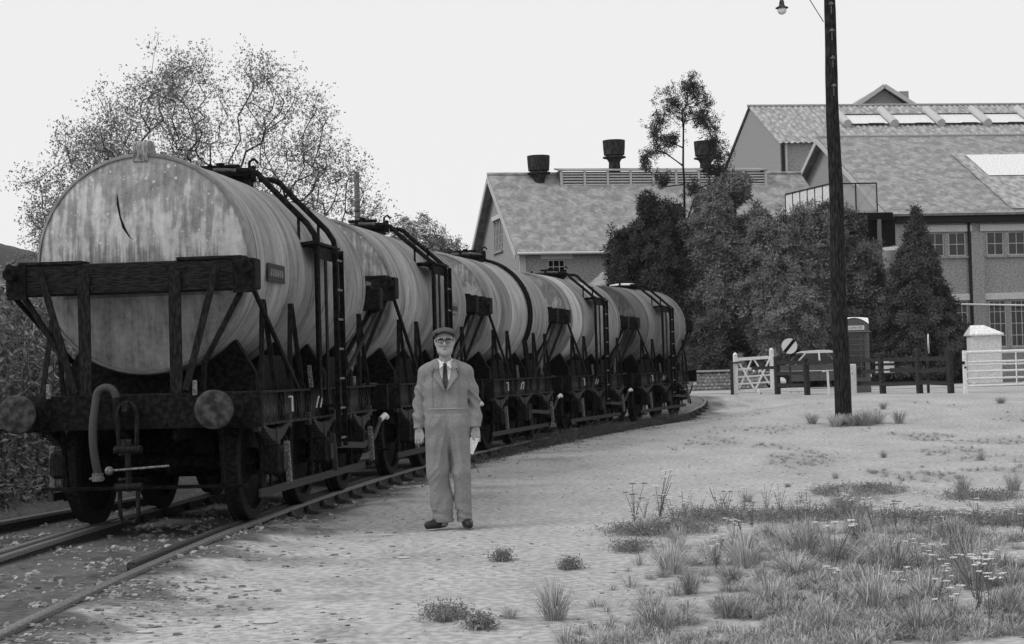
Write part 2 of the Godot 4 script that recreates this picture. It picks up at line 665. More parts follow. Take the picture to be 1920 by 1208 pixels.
# the cladding sheets round the barrel: u along (0 = camera end), v round from the underside
func barrel_tex(seed_: int, base: float, bands: Array, streak: float) -> ImageTexture:
	var w := 512
	var h := 256
	var streaks := strip(w, h, 150, 5, seed_, 0.16)
	var streaks2 := strip(w, h, 230, 26, seed_ + 3, 0.16)
	var blot := strip(w, h, 256, 128, seed_ + 5, 0.025)
	var grain := strip(w, h, 512, 256, seed_ + 9, 0.3)
	var mott := strip(w, h, 400, 160, seed_ + 13, 0.07)
	var out := PackedByteArray()
	out.resize(w * h)
	var tone := PackedFloat32Array()
	tone.resize(w)
	for x in w:
		var u := x / float(w)
		var t := 1.0
		for b in bands:
			if u >= b[0] and u < b[1]:
				t = b[2]
			if absf(u - b[1]) < 0.003:
				t = 0.45
				break
		tone[x] = t
	for y in h:
		for x in w:
			var i := y * w + x
			var k := (streaks[i] / 255.0 - 0.5) * streak + (streaks2[i] / 255.0 - 0.5) * streak * 0.8 + (blot[i] / 255.0 - 0.5) * 0.6 + (grain[i] / 255.0 - 0.5) * 0.5 + (mott[i] / 255.0 - 0.5) * 0.5
			out[i] = code(base * tone[x] * (1.0 + k))
	return grey_tex(w, h, out)

# the camera end of a tank, seen from the front: dirt runs, lichen spots and a grimy fringe above the baulk
func end_tex(seed_: int, base: float, spots: int) -> ImageTexture:
	var w := 512
	var runs := strip(w, w, 110, 9, seed_, 0.16)
	var runs2 := strip(w, w, 200, 34, seed_ + 3, 0.18)
	var blot := strip(w, w, 160, 128, seed_ + 5, 0.03)
	var grain := strip(w, w, 512, 512, seed_ + 9, 0.35)
	var fringe := strip(w, w, 300, 8, seed_ + 11, 0.2)
	var mott := strip(w, w, 256, 256, seed_ + 13, 0.09)
	var v := PackedFloat32Array()
	v.resize(w * w)
	for y in w:
		for x in w:
			var i := y * w + x
			var b := blot[i] / 255.0 - 0.5
			var k := (runs[i] / 255.0 - 0.5) * 0.36 + (runs2[i] / 255.0 - 0.5) * 0.46 + b * 0.5 + (grain[i] / 255.0 - 0.5) * 0.8 + (mott[i] / 255.0 - 0.5) * 0.35
			var yy := (y / float(w) - 0.5) * 2.0        # -1 top, 1 bottom
			var xx := (x / float(w) - 0.5) * 2.0
			# old dark grime near the crown and a fringe of soot over the baulk, both with ragged edges
			var grime := 0.0
			grime = 0.3 * smoothstep(0.3, -0.3, yy + 0.36 + b * 0.9 + (runs[i] / 255.0 - 0.5) * 1.2 + (runs2[i] / 255.0 - 0.5) * 0.9 + (mott[i] / 255.0 - 0.5) * 0.35)
			var soot := (fringe[i] / 255.0 - 0.45) * 1.0 + (grain[i] / 255.0 - 0.5) * 0.7
			if yy > -0.22 and yy < 0.3 and absf(xx + 0.02) < 0.72 and yy > -0.02 - soot * 0.42:
				grime = maxf(grime, 0.5)
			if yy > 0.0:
				k = k * 0.7 - 0.38  # lower half: dirt film, with the shade below the baulk painted in too
			v[i] = base * (1.0 + k) * (1.0 - grime)
	var r := RandomNumberGenerator.new()
	r.seed = seed_
	for n in spots:
		var cx := r.randi_range(40, w - 40)
		var cy := int(r.randf_range(0.05, 0.42) * w)
		var rad := 0.8 + 3.4 * pow(r.randf(), 3.0)
		for y in range(cy - 6, cy + 7):
			for x in range(cx - 6, cx + 7):
				if y >= 0 and Vector2(x - cx, y - cy).length() < rad * (0.8 + 0.4 * r.randf()):
					v[y * w + x] = maxf(v[y * w + x], base * r.randf_range(1.15, 1.5))
	var out := PackedByteArray()
	out.resize(w * w)
	for i in w * w:
		out[i] = code(v[i])
	return grey_tex(w, w, out)

func uv_mat(t: Texture2D, rough := 0.75) -> StandardMaterial3D:
	var m := StandardMaterial3D.new()
	m.albedo_texture = t
	m.roughness = rough
	m.metallic_specular = 0.4
	return m

func barrel_mesh() -> Mesh:
	var s := B()
	var n := 72
	var half := TL * 0.5
	# slight steps where the cladding sheets lap
	var prof := [[half + 0.0, TR - 0.035], [half - 0.01, TR - 0.012], [half - 0.03, TR], [half - 0.16, TR], [half - 0.161, TR - 0.007]]
	var z := half - 0.161
	var up := false
	for cut in [1.45, 0.5, -0.5, -1.45]:
		prof.append([cut, TR if up else TR - 0.007])
		up = not up
		prof.append([cut - 0.004, TR if up else TR - 0.007])
	prof.append_array([[-half + 0.161, TR - 0.007], [-half + 0.16, TR], [-half + 0.03, TR], [-half + 0.01, TR - 0.012], [-half, TR - 0.035]])
	for i in prof.size() - 1:
		s.set_smooth_group(i + 1)
		for k in n:
			var q := []
			for c in [[i, k], [i + 1, k], [i + 1, k + 1], [i, k + 1]]:
				var a: float = -PI * 0.5 + TAU * c[1] / n
				var p: Array = prof[c[0]]
				q.append([Vector3(cos(a) * p[1], TY + sin(a) * p[1], p[0]), Vector2(0.5 - p[0] / TL, c[1] / float(n))])
			for c in [0, 1, 2, 0, 2, 3]:
				s.set_uv(q[c][1])
				s.add_vertex(q[c][0])
	return done(s)

func end_mesh() -> Mesh:
	var s := B()
	s.set_smooth_group(1)
	var n := 64
	var rings := 12
	for i in rings:
		for k in n:
			var q := []
			for c in [[i, k], [i, k + 1], [i + 1, k + 1], [i + 1, k]]:
				var t: float = c[0] / float(rings)
				var r: float = t * (TR - 0.035)
				var a: float = TAU * c[1] / n
				var x: float = cos(a) * r
				var y: float = sin(a) * r
				q.append([Vector3(x, TY + y, TL * 0.5 - 0.012 + 0.11 * (1.0 - t * t)), Vector2(0.5 + x * 0.5, 0.5 - y * 0.5)])
			for c in ([0, 2, 3] if i == 0 else [0, 1, 2, 0, 2, 3]):
				s.set_uv(q[c][1])
				s.add_vertex(q[c][0])
	return done(s)

func tank_x(y: float) -> float:
	return sqrt(maxf(0.0, TR * TR - (y - TY) * (y - TY)))

func copy_parts(from: Node3D, to: Node3D) -> void:
	for c in from.get_children():
		var o := c.duplicate()
		to.add_child(o, true)

func make_underframe(lift: float) -> Node3D:
	var u := Node3D.new()
	var s: SurfaceTool
	for sd in [-1.0, 1.0]:
		s = B()
		box(s, Vector3(sd * 0.93, 1.035, 0), Vector3(0.03, 0.27, 5.78))
		box(s, Vector3(sd * 0.97, 1.18, 0), Vector3(0.12, 0.022, 5.78))
		box(s, Vector3(sd * 0.97, 0.889, 0), Vector3(0.12, 0.022, 5.78))
		var so := part("solebar", s, M.solebar, u)
		for z in [-2.6, -2.25, -1.5, -0.85, -0.42, 0.42, 0.85, 1.5, 2.3, 2.6]:
			s = B()
			box(s, Vector3(sd * 0.975, 1.035, z), Vector3(0.055, 0.262, 0.022))
			part("stiffener", s, M.solebar, so)
		# tie bar joining the axle guards
		s = B()
		bar(s, Vector3(sd * 0.97, 0.27, -2.35), Vector3(sd * 0.97, 0.27, 2.35), 0.022, 0.075)
		part("tie_bar", s, M.sprung, u)
		# holding-down rods, two spreading from each lug on the tank
		for z in [-2.15, -1.1, 1.1, 2.15]:
			for k in [-1.0, 1.0]:
				s = B()
				bar(s, Vector3(sd * 0.985, 2.02, z + k * 0.02), Vector3(sd * 1.02, 1.19, z + k * 0.26), 0.016, 0.045, Vector3(1, 0, 0))
				part("tie_rod", s, M.iron, u)
		# long raking rods from the baulk ends to the solebar
		for e in [-1.0, 1.0]:
			s = B()
			tube(s, [Vector3(sd * 1.09, 2.10 + lift, e * 2.88), Vector3(sd * 1.0, 1.2, e * 0.95)], 0.024, 8)
			part("raking_rod", s, M.iron, u)
	s = B()
	box(s, Vector3(0, 1.10, 0), Vector3(1.8, 0.04, 5.6))
	part("deck", s, M.black, u)
	for z in [-2.1, -0.7, 0.7, 2.1]:
		s = B()
		var poly := PackedVector2Array([Vector2(-0.9, 1.15), Vector2(-0.9, 1.36)])
		for k in 13:
			var a := lerpf(-0.80, 0.80, k / 12.0)
			poly.append(Vector2(sin(a) * 1.003, TY - cos(a) * 1.003))
		poly.append_array(PackedVector2Array([Vector2(0.9, 1.36), Vector2(0.9, 1.15)]))
		prism(s, poly, 0.1, Transform3D(Basis.IDENTITY, Vector3(0, 0, z)))
		part("saddle", s, M.black, u)
	for sd in [-1.0, 1.0]:
		for z in [-1.4, 1.4]:
			s = B()
			prism(s, PackedVector2Array([Vector2(-0.62, 1.195), Vector2(-0.40, 1.52), Vector2(0.40, 1.52), Vector2(0.62, 1.195)]), 0.02, Transform3D(Basis(Vector3(0, 0, 1), Vector3(0, 1, 0), Vector3(-1, 0, 0)), Vector3(sd * 0.86, 0, z)))
			part("side_plate", s, M.black, u)
	for e in [-1.0, 1.0]:
		s = B()
		box(s, Vector3(0, 1.04, e * 2.91), Vector3(2.32, 0.31, 0.08), Basis.IDENTITY, 0.008)
		var hs := part("headstock", s, M.black, u)
		for x in [-1.1, -0.6, -0.3, 0.3, 0.6, 1.1]:
			for y in [0.94, 1.14]:
				s = B()
				lathe(s, [Vector2(0.022, 0), Vector2(0.018, 0.014), Vector2(0, 0.018)], ring_xf(Vector3(x, y, e * 2.95), Vector3(0, 0, e)), 6)
				part("bolt", s, M.iron, hs)
		# baulk across the tank end
		s = B()
		box(s, Vector3(0, 2.215 + lift, e * 2.83), Vector3(2.26, 0.27, 0.2), Basis.IDENTITY, 0.012)
		var bk := part("baulk", s, M.baulk, u)
		for sd in [-1.0, 1.0]:
			s = B()
			box(s, Vector3(sd * 0.72, 2.364 + lift, e * 2.83), Vector3(0.58, 0.028, 0.22), Basis.IDENTITY, 0.004)
			part("packing", s, M.baulk, bk)
			s = B()
			cyl(s, Vector3(sd * 1.06, 2.27 + lift, e * 2.93), Vector3(sd * 1.06, 2.27 + lift, e * 3.03), 0.055, 12)
			ball(s, Vector3(sd * 1.06, 2.31 + lift, e * 3.0), Vector3(0.045, 0.06, 0.045), 8)
			part("rod_end", s, M.black, bk)
			s = B()
			box(s, Vector3(sd * 1.02, 2.2 + lift, e * 2.94), Vector3(0.17, 0.3, 0.02))
			part("strap_plate", s, M.black, bk)
			for y in [2.13, 2.29]:
				for x in [0.34, 0.5]:
					s = B()
					lathe(s, [Vector2(0.02, 0), Vector2(0.017, 0.014), Vector2(0, 0.017)], ring_xf(Vector3(sd * x, y + lift, e * 2.93), Vector3(0, 0, e)), 6)
					part("bolt", s, M.iron, bk)
			# angle-iron upright
			s = B()
			box(s, Vector3(sd * 0.41, 1.70 + lift * 0.5, e * 2.94), Vector3(0.11, 1.12 + lift, 0.016))
			box(s, Vector3(sd * 0.41 - 0.049, 1.70 + lift * 0.5, e * 2.895), Vector3(0.014, 1.12 + lift, 0.08))
			part("upright", s, M.iron, u)
			# strut leaning in from the baulk, and the rod at its outer end
			s = B()
			bar(s, Vector3(sd * 0.80, 2.30 + lift, e * 2.965), Vector3(sd * 0.50, 1.22, e * 2.965), 0.06, 0.016, Vector3(0, 0, 1))
			part("leaning_strut", s, M.iron, u)
			s = B()
			tube(s, [Vector3(sd * 1.0, 2.1 + lift, e * 2.86), Vector3(sd * 0.62, 1.45, e * 2.80), Vector3(sd * 0.60, 1.12, e * 2.80)], 0.028, 8)
			part("end_rod", s, M.iron, u)
			# buffer
			s = B()
			lathe(s, [Vector2(0.15, 0), Vector2(0.15, 0.03), Vector2(0.10, 0.05), Vector2(0.085, 0.26), Vector2(0.06, 0.26), Vector2(0.06, 0.42)], ring_xf(Vector3(sd * 0.864, 1.05, e * 2.95), Vector3(0, 0, e)), 20)
			var bu := part("buffer", s, M.black, u)
			s = B()
			lathe(s, [Vector2(0, 0), Vector2(0.155, 0.01), Vector2(0.168, 0.02), Vector2(0.168, 0.034), Vector2(0.155, 0.042), Vector2(0.09, 0.05), Vector2(0, 0.054)], ring_xf(Vector3(sd * 0.864, 1.05, e * 3.34), Vector3(0, 0, e)), 32, true)
			part("buffer_head", s, M.buffer, bu)
			# lamp iron
			s = B()
			box(s, Vector3(sd * 0.66 - 0.08, 1.235, e * 2.965), Vector3(0.042, 0.13, 0.012), Basis.IDENTITY, 0.004)
			part("lamp_iron", s, M.strut, u)
		# draw hook with a hanging screw coupling
		s = B()
		prism(s, PackedVector2Array([Vector2(0, 1.0), Vector2(0.2, 1.0), Vector2(0.26, 1.05), Vector2(0.25, 1.13), Vector2(0.21, 1.14), Vector2(0.2, 1.08), Vector2(0.16, 1.08), Vector2(0.1, 1.12), Vector2(0, 1.1)]), 0.05, Transform3D(Basis(Vector3(0, 0, e), Vector3.UP, Vector3.RIGHT), Vector3(0.03, 0, e * 2.95)))
		part("draw_hook", s, M.iron, u)
		s = B()
		var zc: float = e * 3.14
		tube(s, [Vector3(-0.05, 0.72, zc), Vector3(-0.055, 1.02, zc), Vector3(-0.03, 1.1, zc), Vector3(0.03, 1.13, zc), Vector3(0.09, 1.1, zc), Vector3(0.115, 1.02, zc), Vector3(0.11, 0.72, zc)], 0.021, 8)
		cyl(s, Vector3(-0.09, 0.72, zc), Vector3(0.15, 0.72, zc), 0.036, 10)
		cyl(s, Vector3(0.03, 0.76, zc), Vector3(0.03, 0.36, zc), 0.026, 10)
		cyl(s, Vector3(-0.09, 0.40, zc), Vector3(0.15, 0.40, zc), 0.036, 10)
		tube(s, [Vector3(-0.05, 0.40, zc), Vector3(-0.05, 0.16, zc), Vector3(-0.02, 0.1, zc), Vector3(0.08, 0.1, zc), Vector3(0.11, 0.16, zc), Vector3(0.11, 0.40, zc)], 0.02, 8)
		var sc := part("screw_coupling", s, M.iron, u)
		s = B()
		tube(s, [Vector3(-0.1, 0.545, zc + 0.03 * e), Vector3(0.4, 0.575, zc + 0.03 * e)], 0.011, 6)
		ball(s, Vector3(-0.13, 0.543, zc + 0.03 * e), Vector3(0.04, 0.04, 0.04), 10)
		part("tommy_bar", s, M.strut, sc)
		# vacuum hose
		s = B()
		var hp := []
		var hr := []
		for k in 60:
			var t := k / 59.0
			var p: Vector3
			if t < 0.3:
				var a := PI * (t / 0.3)
				p = Vector3(-0.17 * 0.5 - 0.10 + cos(a) * 0.085, 1.17 + sin(a) * 0.09, e * (3.05 + 0.05 * t))
			else:
				var v := (t - 0.3) / 0.7
				p = Vector3(-0.27 - 0.02 * sin(v * PI), 1.17 - v * 0.66, e * (3.065 + 0.05 * sin(v * PI)))
			hp.append(p)
			hr.append(0.034 + (0.004 if (k % 2 == 0 and k > 26) else 0.0))
		tube(s, hp, hr, 10)
		var vh := part("vacuum_hose", s, M.hose, u)
		s = B()
		cyl(s, Vector3(-0.27, 0.52, e * 3.066), Vector3(-0.27, 0.45, e * 3.066), 0.05, 10)
		tube(s, [Vector3(-0.34, 0.47, e * 3.07), Vector3(-0.27, 0.49, e * 3.09), Vector3(-0.21, 0.47, e * 3.07)], 0.012, 6)
		part("hose_coupling", s, M.strut, vh)
		s = B()
		tube(s, [Vector3(-0.1, 1.17, e * 3.05), Vector3(-0.1, 0.98, e * 3.05), Vector3(-0.1, 0.86, e * 3.0), Vector3(-0.1, 0.84, e * 2.8)], 0.03, 8)
		part("train_pipe", s, M.iron, u)
	# running gear
	var wheel := B()
	lathe(wheel, [Vector2(0.09, 0.095), Vector2(0.12, 0.095), Vector2(0.13, 0.02), Vector2(0.44, 0.0), Vector2(0.44, -0.03), Vector2(0.13, -0.06), Vector2(0.12, -0.1), Vector2(0.09, -0.1)], Transform3D.IDENTITY, 32)
	var wheel_mesh := done(wheel)
	var tyre := B()
	lathe(tyre, [Vector2(0.44, 0.055), Vector2(0.525, 0.055), Vector2(0.54, 0.045), Vector2(0.543, -0.045), Vector2(0.57, -0.055), Vector2(0.57, -0.08), Vector2(0.44, -0.08), Vector2(0.44, 0.055)], Transform3D.IDENTITY, 40)
	var tyre_mesh := done(tyre)
	for z in [-1.95, 0.0, 1.95]:
		s = B()
		lathe(s, [Vector2(0.05, -1.0), Vector2(0.05, -0.82), Vector2(0.085, -0.82), Vector2(0.07, 0), Vector2(0.085, 0.82), Vector2(0.05, 0.82), Vector2(0.05, 1.0)], ring_xf(Vector3(0, 0.543, z), Vector3.RIGHT), 12)
		part("axle", s, M.black, u)
		for sd in [-1.0, 1.0]:
			var w := part("wheel", wheel_mesh, M.black, u)
			w.transform = Transform3D(Basis(Vector3(0, sd, 0), Vector3(sd, 0, 0), Vector3(0, 0, -1)), Vector3(sd * 0.755, 0.543, z))
			part("tyre", tyre_mesh, M.iron, w)
			# axle guard: two legs, spread at the top
			s = B()
			for k in [-1.0, 1.0]:
				prism(s, PackedVector2Array([Vector2(k * 0.42, 0.9), Vector2(k * 0.26, 0.9), Vector2(k * 0.125, 0.72), Vector2(k * 0.125, 0.22), Vector2(k * 0.20, 0.22), Vector2(k * 0.20, 0.68)]), 0.022, Transform3D(Basis(Vector3(0, 0, 1), Vector3.UP, Vector3(-1, 0, 0)), Vector3(sd * 0.93, 0, z)))
			part("axle_guard", s, M.black, u)
			s = B()
			box(s, Vector3(sd * 1.0, 0.55, z), Vector3(0.2, 0.26, 0.23), Basis.IDENTITY, 0.03)
			var ab := part("axlebox", s, M.iron, u)
			s = B()
			box(s, Vector3(sd * 1.115, 0.53, z), Vector3(0.03, 0.17, 0.15), Basis.IDENTITY, 0.014)
			part("axlebox_cover", s, M.sprung, ab)
			s = B()
			for k in 6:
				var half := 0.56 - k * 0.075
				var pts := []
				for j in 9:
					var t := j / 4.0 - 1.0
					pts.append(Vector2(t * half, 0.735 + k * -0.0 + 0.017 * (5 - k) + 0.085 * t * t * half * half / 0.31))
				for j in 8:
					var a: Vector2 = pts[j]
					var b: Vector2 = pts[j + 1]
					bar(s, Vector3(sd * 1.0, a.y, z + a.x), Vector3(sd * 1.0, b.y, z + b.x), 0.085, 0.015)
			box(s, Vector3(sd * 1.0, 0.765, z), Vector3(0.11, 0.15, 0.1))
			part("leaf_spring", s, M.sprung, u)
			for k in [-1.0, 1.0]:
				s = B()
				box(s, Vector3(sd * 1.0, 0.89, z + k * 0.57), Vector3(0.07, 0.13, 0.06), Basis.IDENTITY, 0.01)
				part("spring_shoe", s, M.sprung, u)
			s = B()
			bar(s, Vector3(sd * 1.12, 0.72, z - 0.02), Vector3(sd * 1.135, 0.33, z - 0.05), 0.055, 0.03, Vector3(0, 0, 1), 0.006)
			part("keeper", s, M.strut if z != 0.0 else M.sprung, u)
			# brake block and hanger
			for k in ([-1.0] if z > 0 else ([1.0] if z < 0 else [-1.0, 1.0])):
				s = B()
				box(s, Vector3(sd * 0.755, 0.55, z + k * 0.625), Vector3(0.1, 0.34, 0.09), Basis.from_euler(Vector3(0, 0, 0)), 0.015)
				bar(s, Vector3(sd * 0.755, 0.72, z + k * 0.63), Vector3(sd * 0.755, 1.08, z + k * 0.66), 0.03, 0.05)
				part("brake_block", s, M.iron, u)
	for sd in [-1.0, 1.0]:
		s = B()
		tube(s, [Vector3(sd * 0.6, 0.5, -1.9), Vector3(sd * 0.6, 0.46, 1.9)], 0.02, 6)
		part("brake_rod", s, M.iron, u)
		# hand brake lever with a pale grip
		s = B()
		var lp := [Vector3(sd * 1.02, 0.60, 0.1), Vector3(sd * 1.08, 0.56, -0.9), Vector3(sd * 1.10, 0.52, -1.7), Vector3(sd * 1.11, 0.60, -2.3), Vector3(sd * 1.12, 0.78, -2.62)]
		for k in lp.size() - 1:
			bar(s, lp[k], lp[k + 1], 0.018, 0.065)
		var lv := part("brake_lever", s, M.sprung, u)
		s = B()
		tube(s, [Vector3(sd * 1.12, 0.78, -2.62), Vector3(sd * 1.15, 0.83, -2.74), Vector3(sd * 1.15, 0.80, -2.86)], 0.032, 8)
		part("grip", s, M.offwhite, lv)
		s = B()
		bar(s, Vector3(sd * 1.0, 0.88, -2.3), Vector3(sd * 1.12, 0.3, -2.3), 0.014, 0.05)
		part("lever_guide", s, M.iron, u)
		# small pale fittings on the solebar
		s = B()
		tube(s, [Vector3(sd * 1.03, 1.12, 1.42), Vector3(sd * 1.04, 1.12, 1.36), Vector3(sd * 1.04, 0.98, 1.35)], 0.012, 6)
		part("label_clip", s, M.offwhite, u)
		s = B()
		tube(s, [Vector3(sd * 1.03, 0.99, 0.30), Vector3(sd * 1.05, 1.09, 0.30), Vector3(sd * 1.06, 1.11, 0.25), Vector3(sd * 1.06, 1.11, 0.17), Vector3(sd * 1.05, 1.09, 0.12), Vector3(sd * 1.03, 0.99, 0.12)], 0.009, 6)
		part("tie_ring", s, M.offwhite, u)
		s = B()
		bar(s, Vector3(sd * 1.06, 1.2, 0.62), Vector3(sd * 1.05, 1.42, 0.66), 0.012, 0.04, Vector3(1, 0, 0))
		part("lug", s, M.strut, u)
	s = B()
	cyl(s, Vector3(0.25, 0.75, -0.6), Vector3(0.25, 0.75, -1.3), 0.24, 18)
	part("vacuum_cylinder", s, M.black, u)
	s = B()
	for z in [-1.0, 1.0]:
		box(s, Vector3(0, 0.98, z), Vector3(1.8, 0.2, 0.08))
	part("cross_bearer", s, M.black, u)
	s = B()
	bar(s, Vector3(-0.95, 0.36, 2.62), Vector3(0.95, 0.36, 2.62), 0.06, 0.03)
	for x in [-0.72, 0.72]:
		bar(s, Vector3(x, 0.36, 2.62), Vector3(x, 0.95, 2.7), 0.05, 0.03)
	part("brake_beam", s, M.black, u)
	for x in [-0.36, 0.36]:
		s = B()
		box(s, Vector3(x, 0.93, 0), Vector3(0.05, 0.3, 5.7))
		part("longitudinal", s, M.black, u)
	for z in [-2.7, -1.25, -0.65, 0.65, 1.25]:
		s = B()
		bar(s, Vector3(-0.78, 0.42, z), Vector3(0.78, 0.42, z), 0.05, 0.09)
		part("brake_beam", s, M.black, u)
	for x in [-0.18, 0.18]:
		s = B()
		bar(s, Vector3(x, 0.44, -2.6), Vector3(x, 0.5, 2.5), 0.03, 0.07)
		part("push_rod", s, M.black, u)
	s = B()
	box(s, Vector3(-0.2, 0.72, 1.1), Vector3(0.6, 0.4, 0.7), Basis.IDENTITY, 0.03)
	part("gear_case", s, M.black, u)
	return u

func make_ladder(lift: float) -> Node3D:
	var u := Node3D.new()
	var s: SurfaceTool
	# two rails running out from the manhole and down over the shoulder of the tank
	for z in [0.46, -0.42]:
		s = B()
		tube(s, [Vector3(0.30, 3.42, z), Vector3(0.44, 3.415, z), Vector3(0.52, 3.38, z), Vector3(0.60, 3.29, z), Vector3(1.02 - lift * 0.25, 2.85 + lift * 0.6, z), Vector3(1.09, 2.74 + lift * 0.6, z), Vector3(1.11, 2.62 + lift * 0.5, z), Vector3(1.11, 1.3, z)], 0.03, 8)
		part("hand_rail", s, M.black, u)
		s = B()
		bar(s, Vector3(0.93 - lift * 0.4, 2.93 + lift, z), Vector3(0.93 - lift * 0.4, 2.62 + lift, z), 0.085, 0.012, Vector3(1, 0, 0))
		part("rail_stay", s, M.black, u)
		s = B()
		bar(s, Vector3(0.80, 2.62 + lift, z), Vector3(1.13, 2.66 + lift, z), 0.05, 0.05)
		part("bracket", s, M.black, u)
	s = B()
	box(s, Vector3(1.02, 2.65 + lift, 0.02), Vector3(0.26, 0.03, 0.98), Basis.IDENTITY, 0.005)
	part("platform", s, M.black, u)
	for z in [0.46, 0.12]:
		s = B()
		box(s, Vector3(1.12, 1.87 + lift * 0.5, z), Vector3(0.014, 1.56 + lift, 0.09))
		part("leg", s, M.black, u)
	s = B()
	box(s, Vector3(1.12, 2.56 + lift, -0.03), Vector3(0.014, 0.12, 0.98))
	part("apron", s, M.black, u)
	for z in [-0.14, -0.46]:
		s = B()
		box(s, Vector3(1.16, 1.60 + lift * 0.5, z), Vector3(0.05, 2.06 + lift, 0.02))
		part("stile", s, M.black, u)
	for k in 7:
		s = B()
		cyl(s, Vector3(1.16, 0.66 + k * 0.31, -0.14), Vector3(1.16, 0.66 + k * 0.31, -0.46), 0.013, 8)
		part("rung", s, M.strut, u)
	s = B()
	box(s, Vector3(1.02, 1.19, 0.46), Vector3(0.2, 0.03, 0.1))
	box(s, Vector3(1.05, 1.0, -0.3), Vector3(0.2, 0.03, 0.36))
	part("foot", s, M.black, u)
	return u

func make_manhole(s_parent: Node3D, rim: Material) -> void:
	var s := B()
	lathe(s, [Vector2(0.31, -0.12), Vector2(0.31, 0.03), Vector2(0.36, 0.03), Vector2(0.36, 0.055), Vector2(0.31, 0.06)], Transform3D(Basis.IDENTITY, Vector3(0, 3.36, 0)), 28)
	var mh := part("manhole", s, M.black, s_parent)
	s = B()
	lathe(s, [Vector2(0.37, 0.06), Vector2(0.38, 0.075), Vector2(0.35, 0.095), Vector2(0.2, 0.125), Vector2(0, 0.135)], Transform3D(Basis.IDENTITY, Vector3(0, 3.36, 0)), 28)
	part("lid", s, rim, mh)
	for k in 5:
		s = B()
		var a := TAU * k / 5.0 + 0.3
		var c := Vector3(cos(a) * 0.4, 3.40, sin(a) * 0.4)
		box(s, c, Vector3(0.05, 0.13, 0.05), Basis(Vector3.UP, -a), 0.008)
		ball(s, c + Vector3(0, 0.08, 0), Vector3(0.032, 0.032, 0.032), 8)
		part("clamp", s, M.black, mh)
	s = B()
	box(s, Vector3(0, 3.52, 0), Vector3(0.42, 0.04, 0.06), Basis.IDENTITY, 0.01)
	cyl(s, Vector3(0, 3.47, 0), Vector3(0, 3.56, 0), 0.045, 10)
	tube(s, [Vector3(0.33, 3.4, 0.1), Vector3(0.34, 3.55, 0.1), Vector3(0.39, 3.58, 0.1), Vector3(0.43, 3.53, 0.1)], 0.016, 6)
	part("lid_bar", s, M.black, mh)

